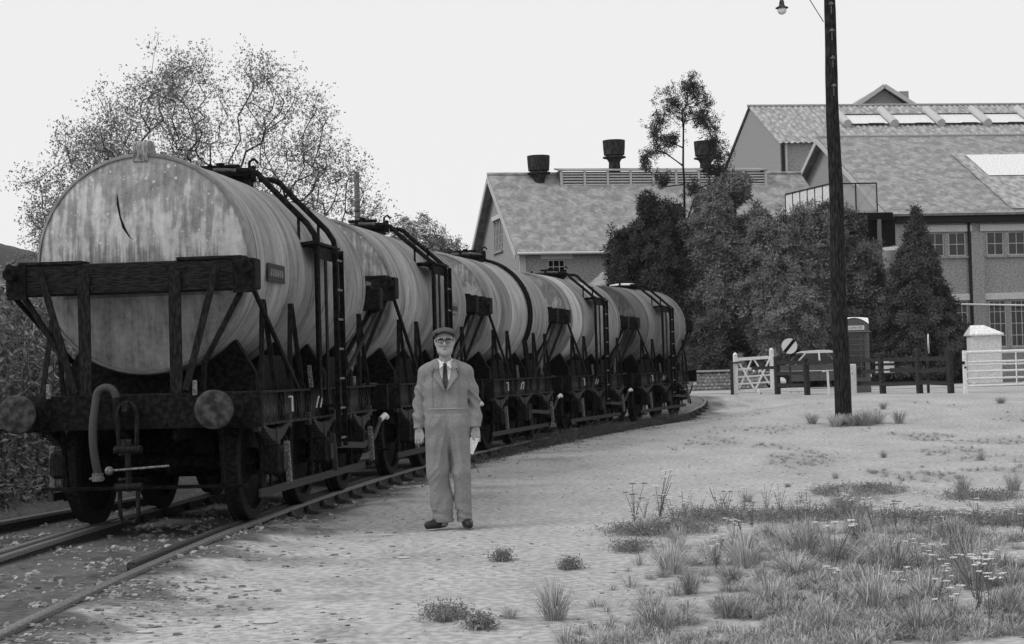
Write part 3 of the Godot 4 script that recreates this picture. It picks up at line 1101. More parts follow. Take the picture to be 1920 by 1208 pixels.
func make_train() -> void:
	var frames := [make_underframe(0.0), make_underframe(0.18)]
	var ladders := [make_ladder(0.0), make_ladder(0.2)]
	var barrel := barrel_mesh()
	var dome := end_mesh()
	var labels := [
		"nearest milk tank wagon, weathered pale tank with a torn streak on its end",
		"second milk tank wagon from the camera, pale streaked tank behind the ladder of the first",
		"third milk tank wagon, two black pipes arching over its tank, beside the standing man",
		"fourth milk tank wagon, tank with a bright pale band near its front",
		"farthest milk tank wagon, last of the row before the bend in the track",
	]
	var bands := [
		[[0.0, 0.04, 0.92], [0.04, 0.28, 1.0], [0.28, 0.47, 0.9], [0.47, 0.72, 1.02], [0.72, 1.0, 0.9]],
		[[0.0, 0.035, 0.8], [0.035, 0.3, 1.05], [0.3, 0.55, 0.95], [0.55, 0.8, 0.62], [0.8, 1.0, 0.7]],
		[[0.0, 0.2, 1.0], [0.2, 0.36, 0.68], [0.36, 0.62, 1.25], [0.62, 0.8, 1.0], [0.8, 1.0, 0.85]],
		[[0.0, 0.1, 0.8], [0.1, 0.26, 1.6], [0.26, 0.5, 0.85], [0.5, 0.75, 1.15], [0.75, 1.0, 0.9]],
		[[0.0, 0.22, 0.5], [0.22, 0.5, 0.9], [0.5, 0.8, 0.95], [0.8, 1.0, 0.85]],
	]
	var base := [0.26, 0.26, 0.24, 0.24, 0.17]
	var start := 0.0
	for i in mid.size():
		if -mid[i].z >= 15.08:
			start = mid_at[i]
			break
	for w in 5:
		var s0: float = start + w * 6.8
		var a := along(s0 + 1.0)
		var b := along(s0 + 4.9)
		var c := (a + b) * 0.5
		var dir := (b - a).normalized()
		var t := thing("milk_tank_wagon", labels[w], "wagon", c, 0.0, "milk tank wagons coupled in a row")
		t.basis = Basis.looking_at(dir)
		if w == 0:
			t.rotate_y(-0.017)
			t.position += t.basis.x * -0.025
		var bm := uv_mat(barrel_tex(60 + w * 17, base[w], bands[w], 0.65 if w else 0.5))
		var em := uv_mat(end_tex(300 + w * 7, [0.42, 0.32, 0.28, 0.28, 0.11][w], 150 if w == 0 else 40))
		var tb := part("tank_barrel", barrel, bm, t)
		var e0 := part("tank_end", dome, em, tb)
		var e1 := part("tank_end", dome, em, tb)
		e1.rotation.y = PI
		e0.position.z = 0.0
		copy_parts(frames[mini(w, 1)], t)
		if w:
			for c3 in t.get_children():
				if c3.name.begins_with("leaning_strut"):
					c3.material_override = M.strut
		make_manhole(t, M.buffer if w != 4 else M.offwhite)
		var s: SurfaceTool
		if w != 2:
			copy_parts(ladders[mini(w, 1)], t)
		else:
			for z in [-0.55, -0.72]:
				s = B()
				var pts := [Vector3(0.0, 3.44, z + 0.25)]
				for k in 16:
					var an := lerpf(1.35, -0.5, k / 15.0)
					pts.append(Vector3(cos(an) * 1.045, TY + sin(an) * 1.045, z))
				pts.append(Vector3(1.0, 1.2, z))
				tube(s, pts, 0.03, 8)
				part("pipe", s, M.black, t)
		# number plate on the cladding
		if w < 2:
			s = B()
			var pz := 1.72 if w == 0 else -1.5
			box(s, Vector3(tank_x(2.28) + 0.012, 2.28, pz), Vector3(0.012, 0.17, 0.62), Basis(Vector3(0, 0, 1), 0.0), 0.003)
			var pl := part("plate", s, M.sprung if w == 0 else M.strut, t)
			s = B()
			for k in 7:
				box(s, Vector3(tank_x(2.28) + 0.0195, 2.28, pz + 0.22 - k * 0.07), Vector3(0.004, 0.07, 0.045))
			part("raised_figures", s, M.strut if w == 0 else M.sprung, pl)
			pl.set_meta("label", "small cast plate with worn raised figures")
		if w == 0:
			# stub bracket on the crown, and the torn seam on the end
			s = B()
			var poly := PackedVector2Array()
			for k in 13:
				var an := PI * k / 12.0
				poly.append(Vector2(cos(an) * 0.11, 0.07 + sin(an) * 0.065))
			poly.append_array(PackedVector2Array([Vector2(-0.11, -0.06), Vector2(0.11, -0.06)]))
			prism(s, poly, 0.14, Transform3D(Basis(Vector3(0, 0, -1), Vector3.UP, Vector3.RIGHT), Vector3(0.0, 3.34, 2.45)))
			part("lamp_socket", s, mat(0.24, 0.8, TX["rough_0.58"], Vector3(3, 1, 3)), t)
			s = B()
			var line := [Vector2(-0.21, 2.99), Vector2(-0.20, 2.9), Vector2(-0.175, 2.78), Vector2(-0.14, 2.68), Vector2(-0.09, 2.6), Vector2(-0.05, 2.565)]
			var wide := [0.002, 0.011, 0.007, 0.014, 0.006, 0.001]
			for k in line.size() - 1:
				var q := []
				for c2 in [[k, -1], [k, 1], [k + 1, 1], [k + 1, -1]]:
					var p: Vector2 = line[c2[0]]
					p.x += c2[1] * wide[c2[0]]
					var rr: float = Vector2(p.x, p.y - TY).length() / (TR - 0.035)
					q.append(Vector3(p.x, p.y, TL * 0.5 - 0.012 + 0.11 * (1.0 - rr * rr) + 0.004))
				quad(s, q[0], q[1], q[2], q[3])
			var te := part("torn_seam", s, M.black, tb)
			te.set_meta("label", "dark torn streak in the tank end")
	for o in frames + ladders:
		o.free()

# ---------------------------------------------------------------- the dairy buildings
# a wall in the xy plane, its outer face at z = 0, with rectangular openings [x0, y0, x1, y1]
func holed_wall(s: SurfaceTool, x0: float, x1: float, y0: float, y1: float, holes: Array, thick: float, xf := Transform3D.IDENTITY) -> void:
	var xs := [x0, x1]
	var ys := [y0, y1]
	for h in holes:
		xs.append_array([h[0], h[2]])
		ys.append_array([h[1], h[3]])
	xs.sort()
	ys.sort()
	for i in xs.size() - 1:
		for j in ys.size() - 1:
			if xs[i + 1] - xs[i] < 1e-4 or ys[j + 1] - ys[j] < 1e-4:
				continue
			var c := Vector2(xs[i] + xs[i + 1], ys[j] + ys[j + 1]) * 0.5
			var open := false
			for h in holes:
				if c.x > h[0] and c.x < h[2] and c.y > h[1] and c.y < h[3]:
					open = true
			if not open:
				quad(s, xf * Vector3(xs[i], ys[j], 0), xf * Vector3(xs[i], ys[j + 1], 0), xf * Vector3(xs[i + 1], ys[j + 1], 0), xf * Vector3(xs[i + 1], ys[j], 0))
	for h in holes:
		var c := [Vector2(h[0], h[1]), Vector2(h[2], h[1]), Vector2(h[2], h[3]), Vector2(h[0], h[3])]
		for k in 4:
			var a: Vector2 = c[k]
			var b: Vector2 = c[(k + 1) % 4]
			quad(s, xf * Vector3(a.x, a.y, 0), xf * Vector3(b.x, b.y, 0), xf * Vector3(b.x, b.y, -thick), xf * Vector3(a.x, a.y, -thick))

func window(parent: Node, h: Array, cols: int, rows: int, xf := Transform3D.IDENTITY, blind := false) -> void:
	var s := B()
	var z := -0.09
	var w: float = h[2] - h[0]
	var t: float = h[3] - h[1]
	for x in [h[0] + 0.035, h[2] - 0.035]:
		box(s, xf * Vector3(x, h[1] + t * 0.5, z), Vector3(0.07, t, 0.06), xf.basis)
	for y in [h[1] + 0.035, h[3] - 0.035]:
		box(s, xf * Vector3(h[0] + w * 0.5, y, z), Vector3(w - 0.14, 0.07, 0.06), xf.basis)
	var win := part("window", s, M.trim, parent)
	for i in range(1, cols):
		s = B()
		box(s, xf * Vector3(h[0] + w * i / cols, h[1] + t * 0.5, z), Vector3(0.035, t - 0.14, 0.04), xf.basis)
		part("glazing_bar", s, M.trim, win)
	for j in range(1, rows):
		s = B()
		box(s, xf * Vector3(h[0] + w * 0.5, h[1] + t * j / rows, z + 0.002), Vector3(w - 0.14, 0.035, 0.04), xf.basis)
		part("glazing_bar", s, M.trim, win)
	for i in cols:
		for j in rows:
			s = B()
			box(s, xf * Vector3(h[0] + w * (i + 0.5) / cols, h[1] + t * (j + 0.5) / rows, z - 0.012), Vector3(w / cols - 0.03, t / rows - 0.03, 0.006), xf.basis * Basis.from_euler(Vector3(rng.randf_range(-0.01, 0.01), rng.randf_range(-0.01, 0.01), 0)))
			part("pane", s, M.glass, win)
	if blind:
		s = B()
		box(s, xf * Vector3(h[0] + w * 0.35, h[1] + t * 0.5, z - 0.2), Vector3(w * 0.6, t, 0.02), xf.basis)
		part("blind", s, M.blind, win)
	s = B()
	box(s, xf * Vector3(h[0] + w * 0.5, h[1] - 0.05, 0.03), Vector3(w + 0.12, 0.1, 0.16), xf.basis)
	part("sill", s, M.brick, win)

func gable_wall(s: SurfaceTool, depth: float, eave: float, ridge: float, x: float, base := 0.0) -> void:
	# in the plane x = const, from z 0 to -depth
	quad(s, Vector3(x, base, 0), Vector3(x, eave, 0), Vector3(x, eave, -depth), Vector3(x, base, -depth))
	tri(s, Vector3(x, eave, 0), Vector3(x, ridge, -depth * 0.5), Vector3(x, eave, -depth))

# one slope as a slab from the eave line to the ridge
func slope(s: SurfaceTool, x0: float, x1: float, z0: float, y0: float, z1: float, y1: float, thick := 0.1) -> void:
	var n := Vector3(0, absf(z1 - z0), (y1 - y0) * (1.0 if z0 > z1 else -1.0)).normalized() * thick
	var p := [Vector3(x0, y0, z0), Vector3(x1, y0, z0), Vector3(x1, y1, z1), Vector3(x0, y1, z1)]
	quad(s, p[0] + n, p[3] + n, p[2] + n, p[1] + n)
	quad(s, p[0], p[1], p[2], p[3])
	for k in 4:
		quad(s, p[k], p[k] + n, p[(k + 1) % 4] + n, p[(k + 1) % 4])

func corrugated(s: SurfaceTool, x0: float, x1: float, z0: float, y0: float, z1: float, y1: float, pitch: float, deep: float) -> void:
	var n := Vector3(0, absf(z1 - z0), (y1 - y0) * (1.0 if z0 > z1 else -1.0)).normalized()
	var k := int((x1 - x0) / pitch * 6.0)
	s.set_smooth_group(1)
	for i in k:
		var a := lerpf(x0, x1, i / float(k))
		var b := lerpf(x0, x1, (i + 1) / float(k))
		var ha := n * deep * (0.5 + 0.5 * sin(TAU * a / pitch))
		var hb := n * deep * (0.5 + 0.5 * sin(TAU * b / pitch))
		quad(s, Vector3(a, y0, z0) + ha, Vector3(a, y1, z1) + ha, Vector3(b, y1, z1) + hb, Vector3(b, y0, z0) + hb)
	s.set_smooth_group(-1)

func make_buildings() -> void:
	long_shed()
	main_block()
	tall_block()
	far_gable()
	gantry()

func long_shed() -> void:
	var t := thing("slate_roofed_shed", "long low brick building with pale slate roof and three dark roof cowls", "building", Vector3(0.62, 0.45, -85), deg_to_rad(12))
	var w := 17.0
	var dep := 12.0
	var ev := 7.0
	var rg := 11.2
	var s := B()
	var holes := [[1.25, 5.35, 2.15, 6.45], [5.2, 5.35, 6.1, 6.45], [9.2, 5.35, 10.1, 6.45], [1.25, 1.2, 2.15, 2.9], [5.2, 1.2, 6.1, 2.9]]
	holed_wall(s, 0, w, 0, ev, holes, 0.3)
	quad(s, Vector3(w, 0, -dep), Vector3(w, ev, -dep), Vector3(0, ev, -dep), Vector3(0, 0, -dep))
	gable_wall(s, dep, ev, rg, w)
	part("front_wall", s, M.brick, t)
	s = B()
	var gable_holes := [[-6.95, 7.3, -6.3, 8.95], [-6.15, 7.3, -5.5, 8.95], [-5.35, 7.3, -4.7, 8.95]]
	quad(s, Vector3(0, 0, 0), Vector3(0, ev, 0), Vector3(0, ev, -dep), Vector3(0, 0, -dep))
	holed_wall(s, -7.3, -4.3, ev, 9.2, gable_holes, 0.3, Transform3D(Basis(Vector3(0, 0, 1), Vector3(0, 1, 0), Vector3(-1, 0, 0)), Vector3.ZERO))
	var cut := dep * 0.5 * (9.2 - ev) / (rg - ev)
	quad(s, Vector3(0, ev, 0), Vector3(0, 9.2, -cut), Vector3(0, 9.2, -4.3), Vector3(0, ev, -4.3))
	quad(s, Vector3(0, ev, -7.3), Vector3(0, 9.2, -7.3), Vector3(0, 9.2, -dep + cut), Vector3(0, ev, -dep))
	tri(s, Vector3(0, 9.2, -cut), Vector3(0, rg, -dep * 0.5), Vector3(0, 9.2, -dep + cut))
	part("gable_wall", s, M.brick, t)
	for h in holes:
		window(t, h, 3, 3)
		s = B()
		box(s, Vector3((h[0] + h[2]) * 0.5, h[3] + 0.17, 0.02), Vector3(1.6, 0.32, 0.1))
		part("lintel", s, M.concrete, t)
	# three windows in the gable
	var gx := Transform3D(Basis(Vector3(0, 0, 1), Vector3(0, 1, 0), Vector3(-1, 0, 0)), Vector3.ZERO)
	s = B()
	box(s, Vector3(-0.04, 9.07, -5.8), Vector3(0.14, 0.22, 2.5))
	part("gable_lintel", s, M.concrete, t)
	for h in gable_holes:
		window(t, h, 2, 4, gx)
	for sd in [0, 1]:
		s = B()
		if sd == 0:
			slope(s, -0.45, w, 0.45, ev - 0.3, -dep * 0.5, rg, 0.12)
		else:
			slope(s, -0.45, w, -dep - 0.45, ev - 0.3, -dep * 0.5, rg, 0.12)
		part("roof_slope", s, M.slate, t)
		# barge boards
		s = B()
		var z0 := 0.45 if sd == 0 else -dep - 0.45
		bar(s, Vector3(-0.47, ev - 0.42, z0), Vector3(-0.47, rg - 0.10, -dep * 0.5), 0.06, 0.26)
		part("barge_board", s, M.trim, t)
	s = B()
	cyl(s, Vector3(-0.4, ev - 0.28, 0.53), Vector3(w, ev - 0.28, 0.53), 0.07, 8)
	part("gutter", s, M.concrete, t)
	s = B()
	box(s, Vector3(-0.03, 3.5, 0.03), Vector3(0.3, 6.6, 0.1))
	part("corner_pier", s, M.trim, t)
	s = B()
	cyl(s, Vector3(-0.47, rg + 0.16, -dep * 0.5), Vector3(w, rg + 0.16, -dep * 0.5), 0.11, 8)
	part("ridge_tile", s, M.sheet, t)
	# louvred ridge ventilator
	s = B()
	var lx0 := 3.3
	var lx1 := 14.6
	# hollow, open towards the yard behind its slats
	box(s, Vector3((lx0 + lx1) * 0.5, rg - 0.15, -dep * 0.5 + 0.1), Vector3(lx1 - lx0, 0.85, 0.04))
	for x in [lx0, lx1]:
		box(s, Vector3(x, rg - 0.15, -dep * 0.5 + 0.5), Vector3(0.05, 0.85, 0.8))
	box(s, Vector3((lx0 + lx1) * 0.5, rg - 0.55, -dep * 0.5 + 0.5), Vector3(lx1 - lx0, 0.04, 0.8))
	var vent := part("ridge_ventilator", s, M.room, t)
	s = B()
	slope(s, lx0 - 0.1, lx1 + 0.1, -dep * 0.5 + 1.05, rg + 0.20, -dep * 0.5 - 0.3, rg + 0.45, 0.06)
	part("ventilator_roof", s, M.brick, vent)
	var bays := 9
	for k in bays + 1:
		s = B()
		box(s, Vector3(lerpf(lx0, lx1, k / float(bays)), rg - 0.2, -dep * 0.5 + 0.97), Vector3(0.13, 0.8, 0.08))
		part("mullion", s, M.trim, vent)
	for k in bays:
		for j in 5:
			s = B()
			var a := lerpf(lx0, lx1, k / float(bays)) + 0.09
			var b := lerpf(lx0, lx1, (k + 1) / float(bays)) - 0.09
			box(s, Vector3((a + b) * 0.5, rg - 0.5 + j * 0.145, -dep * 0.5 + 0.96), Vector3(b - a, 0.045, 0.12), Basis(Vector3.RIGHT, 0.5))
			part("slat", s, M.concrete, vent)
	# cowls on the ridge
	for p in [[2.2, -0.55], [6.5, 0.35], [11.6, 0.3]]:
		s = B()
		var y: float = rg + p[1]
		var r := 0.58
		lathe(s, [Vector2(0.34, -0.7), Vector2(0.30, 0.45), Vector2(0.40, 0.62), Vector2(0.62, 0.68), Vector2(0.62, 0.74), Vector2(0.45, 0.78), Vector2(0.45, 0.84)], Transform3D(Basis.IDENTITY, Vector3(p[0], y, -dep * 0.5 + (0.5 if p[1] < 0 else -0.1))), 20)
		var c := part("roof_cowl", s, M.cowl, t)
		s = B()
		lathe(s, [Vector2(0.40, 0.84), Vector2(r - 0.03, 0.84), Vector2(r, 1.2), Vector2(r + 0.02, 1.62), Vector2(r - 0.02, 1.62), Vector2(r - 0.06, 1.0)], Transform3D(Basis.IDENTITY, Vector3(p[0], y, -dep * 0.5 + (0.5 if p[1] < 0 else -0.1))), 24)
		part("drum", s, M.cowl, c)
	# small lean-to gable at the foot, mostly behind the shrubs
	var a := thing("lean_to_porch", "small porch roof with white barge boards below the slate roofed shed", "porch", Vector3(3.7, 0.45, -80), deg_to_rad(12))
	s = B()
	box(s, Vector3(1.8, 2.2, -1.5), Vector3(3.2, 4.4, 2.8))
	part("wall", s, M.brick, a)
	s = B()
	prism(s, PackedVector2Array([Vector2(0.2, 4.4), Vector2(3.4, 4.4), Vector2(1.9, 5.95)]), 2.8, Transform3D(Basis.IDENTITY, Vector3(0, 0, -1.5)))
	part("gable", s, M.brick, a)
	for sd in [-1.0, 1.0]:
		s = B()
		bar(s, Vector3(1.85 + sd * 1.9, 4.35, -1.5), Vector3(1.85, 6.0, -1.5), 3.2, 0.08)
		part("roof_slope", s, M.slate, a)
		s = B()
		bar(s, Vector3(1.85 + sd * 1.95, 4.25, 0.13), Vector3(1.85, 5.95, 0.13), 0.06, 0.2)
		part("barge_board", s, M.white, a)

func main_block() -> void:
	var t := thing("dairy_main_block", "big two-storey brick dairy block with broad pale roof behind the conifer", "building", Vector3(18.9, 0.45, -85), deg_to_rad(8))
	var w := 16.0
	var dep := 20.0
	var ev := 8.15
	var rg := 13.25
	var s := B()
	var ups := []
	var downs := []
	for k in 4:
		var x := 1.65 + k * 3.1
		for j in 2:
			var a: float = x + j * 1.12
			ups.append([a, 6.05, a + 0.92, 7.25])
			downs.append([a, 1.5, a + 0.92, 3.85])
	holed_wall(s, 0, w, 0, ev, ups + downs, 0.3)
	part("front_wall", s, M.brick, t)
	s = B()
	quad(s, Vector3(w, 0, -dep), Vector3(w, ev, -dep), Vector3(0, ev, -dep), Vector3(0, 0, -dep))
	gable_wall(s, dep, ev, rg, w)
	gable_wall(s, dep, ev, rg, 0)
	part("gable_wall", s, M.brick, t)
	for k in ups.size():
		window(t, ups[k], 2, 2, Transform3D.IDENTITY, k == 2 or k == 3)
		window(t, downs[k], 3, 4)
	for k in 4:
		var x := 1.65 + k * 3.1
		s = B()
		box(s, Vector3(x + 1.0, 7.43, 0.03), Vector3(2.7, 0.34, 0.12), Basis.IDENTITY, 0.01)
		part("lintel", s, M.concrete, t)
		s = B()
		box(s, Vector3(x + 1.0, 4.02, 0.03), Vector3(2.5, 0.32, 0.12), Basis.IDENTITY, 0.01)
		part("lintel", s, M.concrete, t)
		s = B()
		box(s, Vector3(x + 2.55, 3.6, 0.09), Vector3(0.62, 7.2, 0.18))
		part("pilaster", s, M.brick, t)
		s = B()
		cyl(s, Vector3(x + 2.16, 0.2, 0.1), Vector3(x + 2.16, 7.9, 0.1), 0.07, 8)
		part("downpipe", s, M.dark_trim, t)
	s = B()
	box(s, Vector3(0.32, 4.0, 0.09), Vector3(0.64, 8.0, 0.18))
	part("pilaster", s, M.brick, t)
	s = B()
	box(s, Vector3(w * 0.5, 7.86, 0.2), Vector3(w, 0.32, 0.4))
	part("eaves_board", s, M.dark_trim, t)
	for sd in [0, 1]:
		s = B()
		if sd == 0:
			slope(s, -0.5, w, 0.55, ev - 0.12, -dep * 0.5, rg, 0.12)
		else:
			slope(s, -0.5, w, -dep - 0.55, ev - 0.12, -dep * 0.5, rg, 0.12)
		part("roof_slope", s, M.slate, t)
		s = B()
		bar(s, Vector3(-0.52, ev - 0.25, 0.55 if sd == 0 else -dep - 0.55), Vector3(-0.52, rg - 0.1, -dep * 0.5), 0.06, 0.26)
		part("barge_board", s, M.trim, t)
	s = B()
	cyl(s, Vector3(-0.5, rg + 0.14, -dep * 0.5), Vector3(w, rg + 0.14, -dep * 0.5), 0.1, 8)
	part("ridge_tile", s, M.brick, t)
	# a strip of newer sheeting with a skylight let into the slope
	s = B()
	var f0 := Vector3(0, ev + 0.08, 0.5)
	var f1 := Vector3(0, rg + 0.17, -dep * 0.5)
	var q := func(x: float, k: float, up: float) -> Vector3: return f0.lerp(f1, k) + Vector3(x, 0.02 + up, 0)
	quad(s, q.call(6.0, 0.02, 0.0), q.call(6.0, 0.74, 0.0), q.call(w, 0.74, 0.0), q.call(w, 0.02, 0.0))
	part("roof_sheeting", s, M.sheet, t)
	for k in 2:
		s = B()
		var x0: float = 6.7 + k * 4.3
		quad(s, q.call(x0, 0.42, 0.05), q.call(x0, 0.70, 0.05), q.call(x0 + 4.0, 0.70, 0.05), q.call(x0 + 4.0, 0.42, 0.05))
		part("skylight", s, M.skylight, t)
	# white pipe running past the lower windows
	s = B()
	tube(s, [Vector3(1.4, 3.72, 0.5), Vector3(15.0, 3.2, 0.5)], 0.05, 8)
	part("white_pipe", s, M.white, t)

func tall_block() -> void:
	var t := thing("tall_brick_block", "tallest brick block with corrugated roof and a row of skylights", "building", Vector3(16.6, 0.45, -105), deg_to_rad(8))
	var w := 24.0
	var dep := 12.4
	var ev := 14.4
	var rg := 17.5
	var s := B()
	quad(s, Vector3(0, 0, 0), Vector3(0, ev, 0), Vector3(w, ev, 0), Vector3(w, 0, 0))
	quad(s, Vector3(w, 0, -dep), Vector3(w, ev, -dep), Vector3(0, ev, -dep), Vector3(0, 0, -dep))
	gable_wall(s, dep, ev, rg, w)
	part("front_wall", s, M.brick, t)
	s = B()
	gable_wall(s, dep, ev, rg, 0)
	part("gable_wall", s, M.brick, t)
	for sd in [0, 1]:
		s = B()
		if sd == 0:
			corrugated(s, -0.15, w, 0.35, ev - 0.05, -dep * 0.5, rg + 0.08, 0.36, 0.07)
		else:
			corrugated(s, -0.15, w, -dep - 0.35, ev - 0.05, -dep * 0.5, rg + 0.08, 0.36, 0.07)
		part("roof_slope", s, M.sheet, t)
	s = B()
	cyl(s, Vector3(-0.2, rg + 0.16, -dep * 0.5), Vector3(w, rg + 0.16, -dep * 0.5), 0.09, 8)
	part("ridge_cap", s, M.brick, t)
	s = B()
	cyl(s, Vector3(0.12, 0.3, 0.1), Vector3(0.12, ev - 0.1, 0.1), 0.09, 8)
	part("downpipe", s, M.dark_trim, t)
	s = B()
	cyl(s, Vector3(0.34, 0.3, 0.1), Vector3(0.34, ev - 0.1, 0.1), 0.09, 8)
	part("downpipe", s, M.trim, t)
	s = B()
	box(s, Vector3(2.6, 9.6, 0.04), Vector3(0.5, 0.28, 0.06))
	part("notice", s, M.white, t)
	var f0 := Vector3(0, ev + 0.12, 0.35)
	var f1 := Vector3(0, rg + 0.25, -dep * 0.5)
	for k in 6:
		s = B()
		var x0 := 4.9 + k * 3.07
		var p := [f0.lerp(f1, 0.42), f0.lerp(f1, 0.66)]
		var up := Vector3(0, 0.04, 0.02)
		quad(s, p[0] + Vector3(x0 + 0.55, 0, 0) + up, p[1] + Vector3(x0 + 0.55, 0, 0) + up, p[1] + Vector3(x0 + 2.9, 0, 0) + up, p[0] + Vector3(x0 + 2.9, 0, 0) + up)
		var sk := part("skylight", s, M.skylight, t)
		s = B()
		bar(s, p[0] + Vector3(x0 + 1.6, 0.05, 0.0), p[0] + Vector3(x0 + 1.6, 0.05, 0.0) + Vector3(2.1, 0, 0) * 0.5, 0.03, 0.05)
		box(s, p[1] + Vector3(x0 + 1.72, 0.06, 0), Vector3(2.4, 0.08, 0.1))
		part("flashing", s, M.dark_trim, sk)
		# half-round ventilator lying down the slope
		s = B()
		var a := f0.lerp(f1, 0.38) + Vector3(x0 + 0.15, 0.12, 0)
		var b := f0.lerp(f1, 0.76) + Vector3(x0 + 0.15, 0.12, 0)
		cyl(s, a, b, 0.27, 16)
		part("roof_ventilator", s, M.trim, t)

func far_gable() -> void:
	var t := thing("far_gabled_roof", "grey gable peeping over the ridge of the tallest block", "building", Vector3(25.4, 0.45, -130), deg_to_rad(4))
	var s := B()
	box(s, Vector3(3.0, 9.9, -5), Vector3(5.0, 19.8, 9.6))
	part("wall", s, M.brick, t)
	s = B()
	prism(s, PackedVector2Array([Vector2(0.5, 19.8), Vector2(5.5, 19.8), Vector2(3.1, 21.6)]), 9.6, Transform3D(Basis.IDENTITY, Vector3(0, 0, -5)))
	part("gable", s, M.brick, t)
	for sd in [-1.0, 1.0]:
		s = B()
		bar(s, Vector3(3.1 + sd * 3.0, 19.75, -4.8), Vector3(3.1, 21.75, -4.8), 10.4, 0.1)
		part("roof_slope", s, M.sheet, t)
		s = B()
		bar(s, Vector3(3.1 + sd * 3.05, 19.7, 0.42), Vector3(3.1, 21.72, 0.42), 0.08, 0.3)
		part("barge_board", s, M.trim, t)
	s = B()
	box(s, Vector3(4.9, 21.0, -1.0), Vector3(0.7, 0.9, 0.7))
	part("roof_hatch", s, M.brick, t)

func gantry() -> void:
	var t := thing("loading_gantry", "raised loading gantry with pale panels and dark deck between shrubs and dairy block", "gantry", Vector3(15.0, 0.45, -80.5), deg_to_rad(8))
	# local: near corner at 0; the panelled side runs back and to the left
	var far := Vector3(-0.75, 0, -4.6)
	var s := B()
	for k in 6:
		var a := far * (k / 6.0 + 0.01)
		var b := far * ((k + 1) / 6.0 - 0.01)
		s = B()
		bar(s, a + Vector3(0, 8.55, 0), b + Vector3(0, 8.55, 0), 0.03, 1.35)
		part("panel", s, M.skylight, t)
	for k in 7:
		s = B()
		var a := far * (k / 6.0)
		box(s, a + Vector3(0, 8.55, 0), Vector3(0.06, 1.5, 0.06))
		part("post", s, M.dark_trim, t)
	s = B()
	bar(s, Vector3(0, 9.3, 0), far + Vector3(0, 9.3, 0), 0.06, 0.06)
	bar(s, Vector3(0, 9.3, 0), Vector3(2.25, 9.3, 0), 0.06, 0.06)
	part("top_rail", s, M.dark_trim, t)
	for k in 3:
		s = B()
		box(s, Vector3(0.2 + k * 1.02, 8.62, 0), Vector3(0.05, 1.35, 0.05))
		part("post", s, M.fence, t)
	var net := mat(0.6, 0.8)
	net.transparency = BaseMaterial3D.TRANSPARENCY_ALPHA
	net.albedo_color.a = 0.45
	s = B()
	box(s, Vector3(1.2, 8.62, -0.03), Vector3(2.0, 1.2, 0.01))
	part("screen", s, net, t)
	for k in 2:
		s = B()
		bar(s, Vector3(0.25 + k * 1.0, 8.05, -0.05), Vector3(1.15 + k * 1.0, 9.2, -0.05), 0.03, 0.03)
		bar(s, Vector3(0.25 + k * 1.0, 9.2, -0.07), Vector3(1.15 + k * 1.0, 8.05, -0.07), 0.03, 0.03)
		part("cross_brace", s, M.strut, t)
	s = B()
	box(s, Vector3(1.4, 7.75, -2.2), Vector3(3.2, 0.35, 4.4))
	box(s, Vector3(2.2, 7.0, -2.0), Vector3(1.9, 1.2, 3.6))
	part("deck", s, M.black, t)
	for p in [Vector2(0.0, 0.0), Vector2(2.3, 0.0), Vector2(-0.6, -4.3), Vector2(1.9, -4.3), Vector2(1.6, -1.8)]:
		s = B()
		box(s, Vector3(p.x, 3.8, p.y), Vector3(0.16, 7.6, 0.16))
		part("column", s, M.strut if p.x > 2.0 else M.black, t)
	s = B()
	box(s, Vector3(2.75, 6.2, 0.1), Vector3(0.75, 0.16, 0.6), Basis(Vector3(0, 0, 1), 0.05))
	part("ledge", s, M.white, t)
	s = B()
	bar(s, far + Vector3(-0.35, 7.2, 0.1), far + Vector3(0.1, 8.1, 0.1), 0.06, 0.12)
	part("raking_board", s, M.trim, t)

# ---------------------------------------------------------------- trees and shrubs
func leaf_mesh(n: int, length: float, width: float, spread: float, seed_: int) -> Mesh:
	var r := RandomNumberGenerator.new()
	r.seed = seed_
	var s := B()
	for i in n:
		var c := Vector3(r.randfn(), r.randfn(), r.randfn()) * spread * 0.45
		var dir := (Vector3(r.randfn(), r.randfn() * 0.8 + 0.25, r.randfn())).normalized()
		var side := dir.cross(Vector3(r.randfn(), r.randfn(), r.randfn())).normalized() * width * r.randf_range(0.6, 1.1)
		var bend := dir.cross(side).normalized() * length * 0.15
		var l := length * r.randf_range(0.6, 1.2)
		quad(s, c, c + dir * l * 0.45 + side + bend, c + dir * l, c + dir * l * 0.45 - side + bend)
	return done(s)

# a pad of small leaves lying across the y axis, as at the outside of a crown
func pad_mesh(n: int, length: float, width: float, spread: float, seed_: int) -> Mesh:
	var r := RandomNumberGenerator.new()
	r.seed = seed_
	var s := B()
	for i in n:
		var a := r.randf() * TAU
		var c := Vector3(cos(a), 0, sin(a)) * spread * r.randf() + Vector3(0, r.randfn() * spread * 0.25, 0)
		var dir := Vector3(cos(a) + r.randfn() * 0.5, 0.35 + r.randfn() * 0.35, sin(a) + r.randfn() * 0.5).normalized()
		var side := dir.cross(Vector3(r.randfn() * 0.45, 1.0, r.randfn() * 0.45)).normalized() * width * r.randf_range(0.6, 1.2)
		var l := length * r.randf_range(0.6, 1.3)
		quad(s, c, c + dir * l * 0.5 + side, c + dir * l, c + dir * l * 0.5 - side)
	return done(s)

func facing(dir: Vector3) -> Basis:
	var y := (dir + Vector3(rng.randfn(), rng.randfn(), rng.randfn()) * 0.28).normalized()
	var x := y.cross(Vector3(rng.randfn(), rng.randfn(), rng.randfn())).normalized()
	return Basis(x, y, x.cross(y))

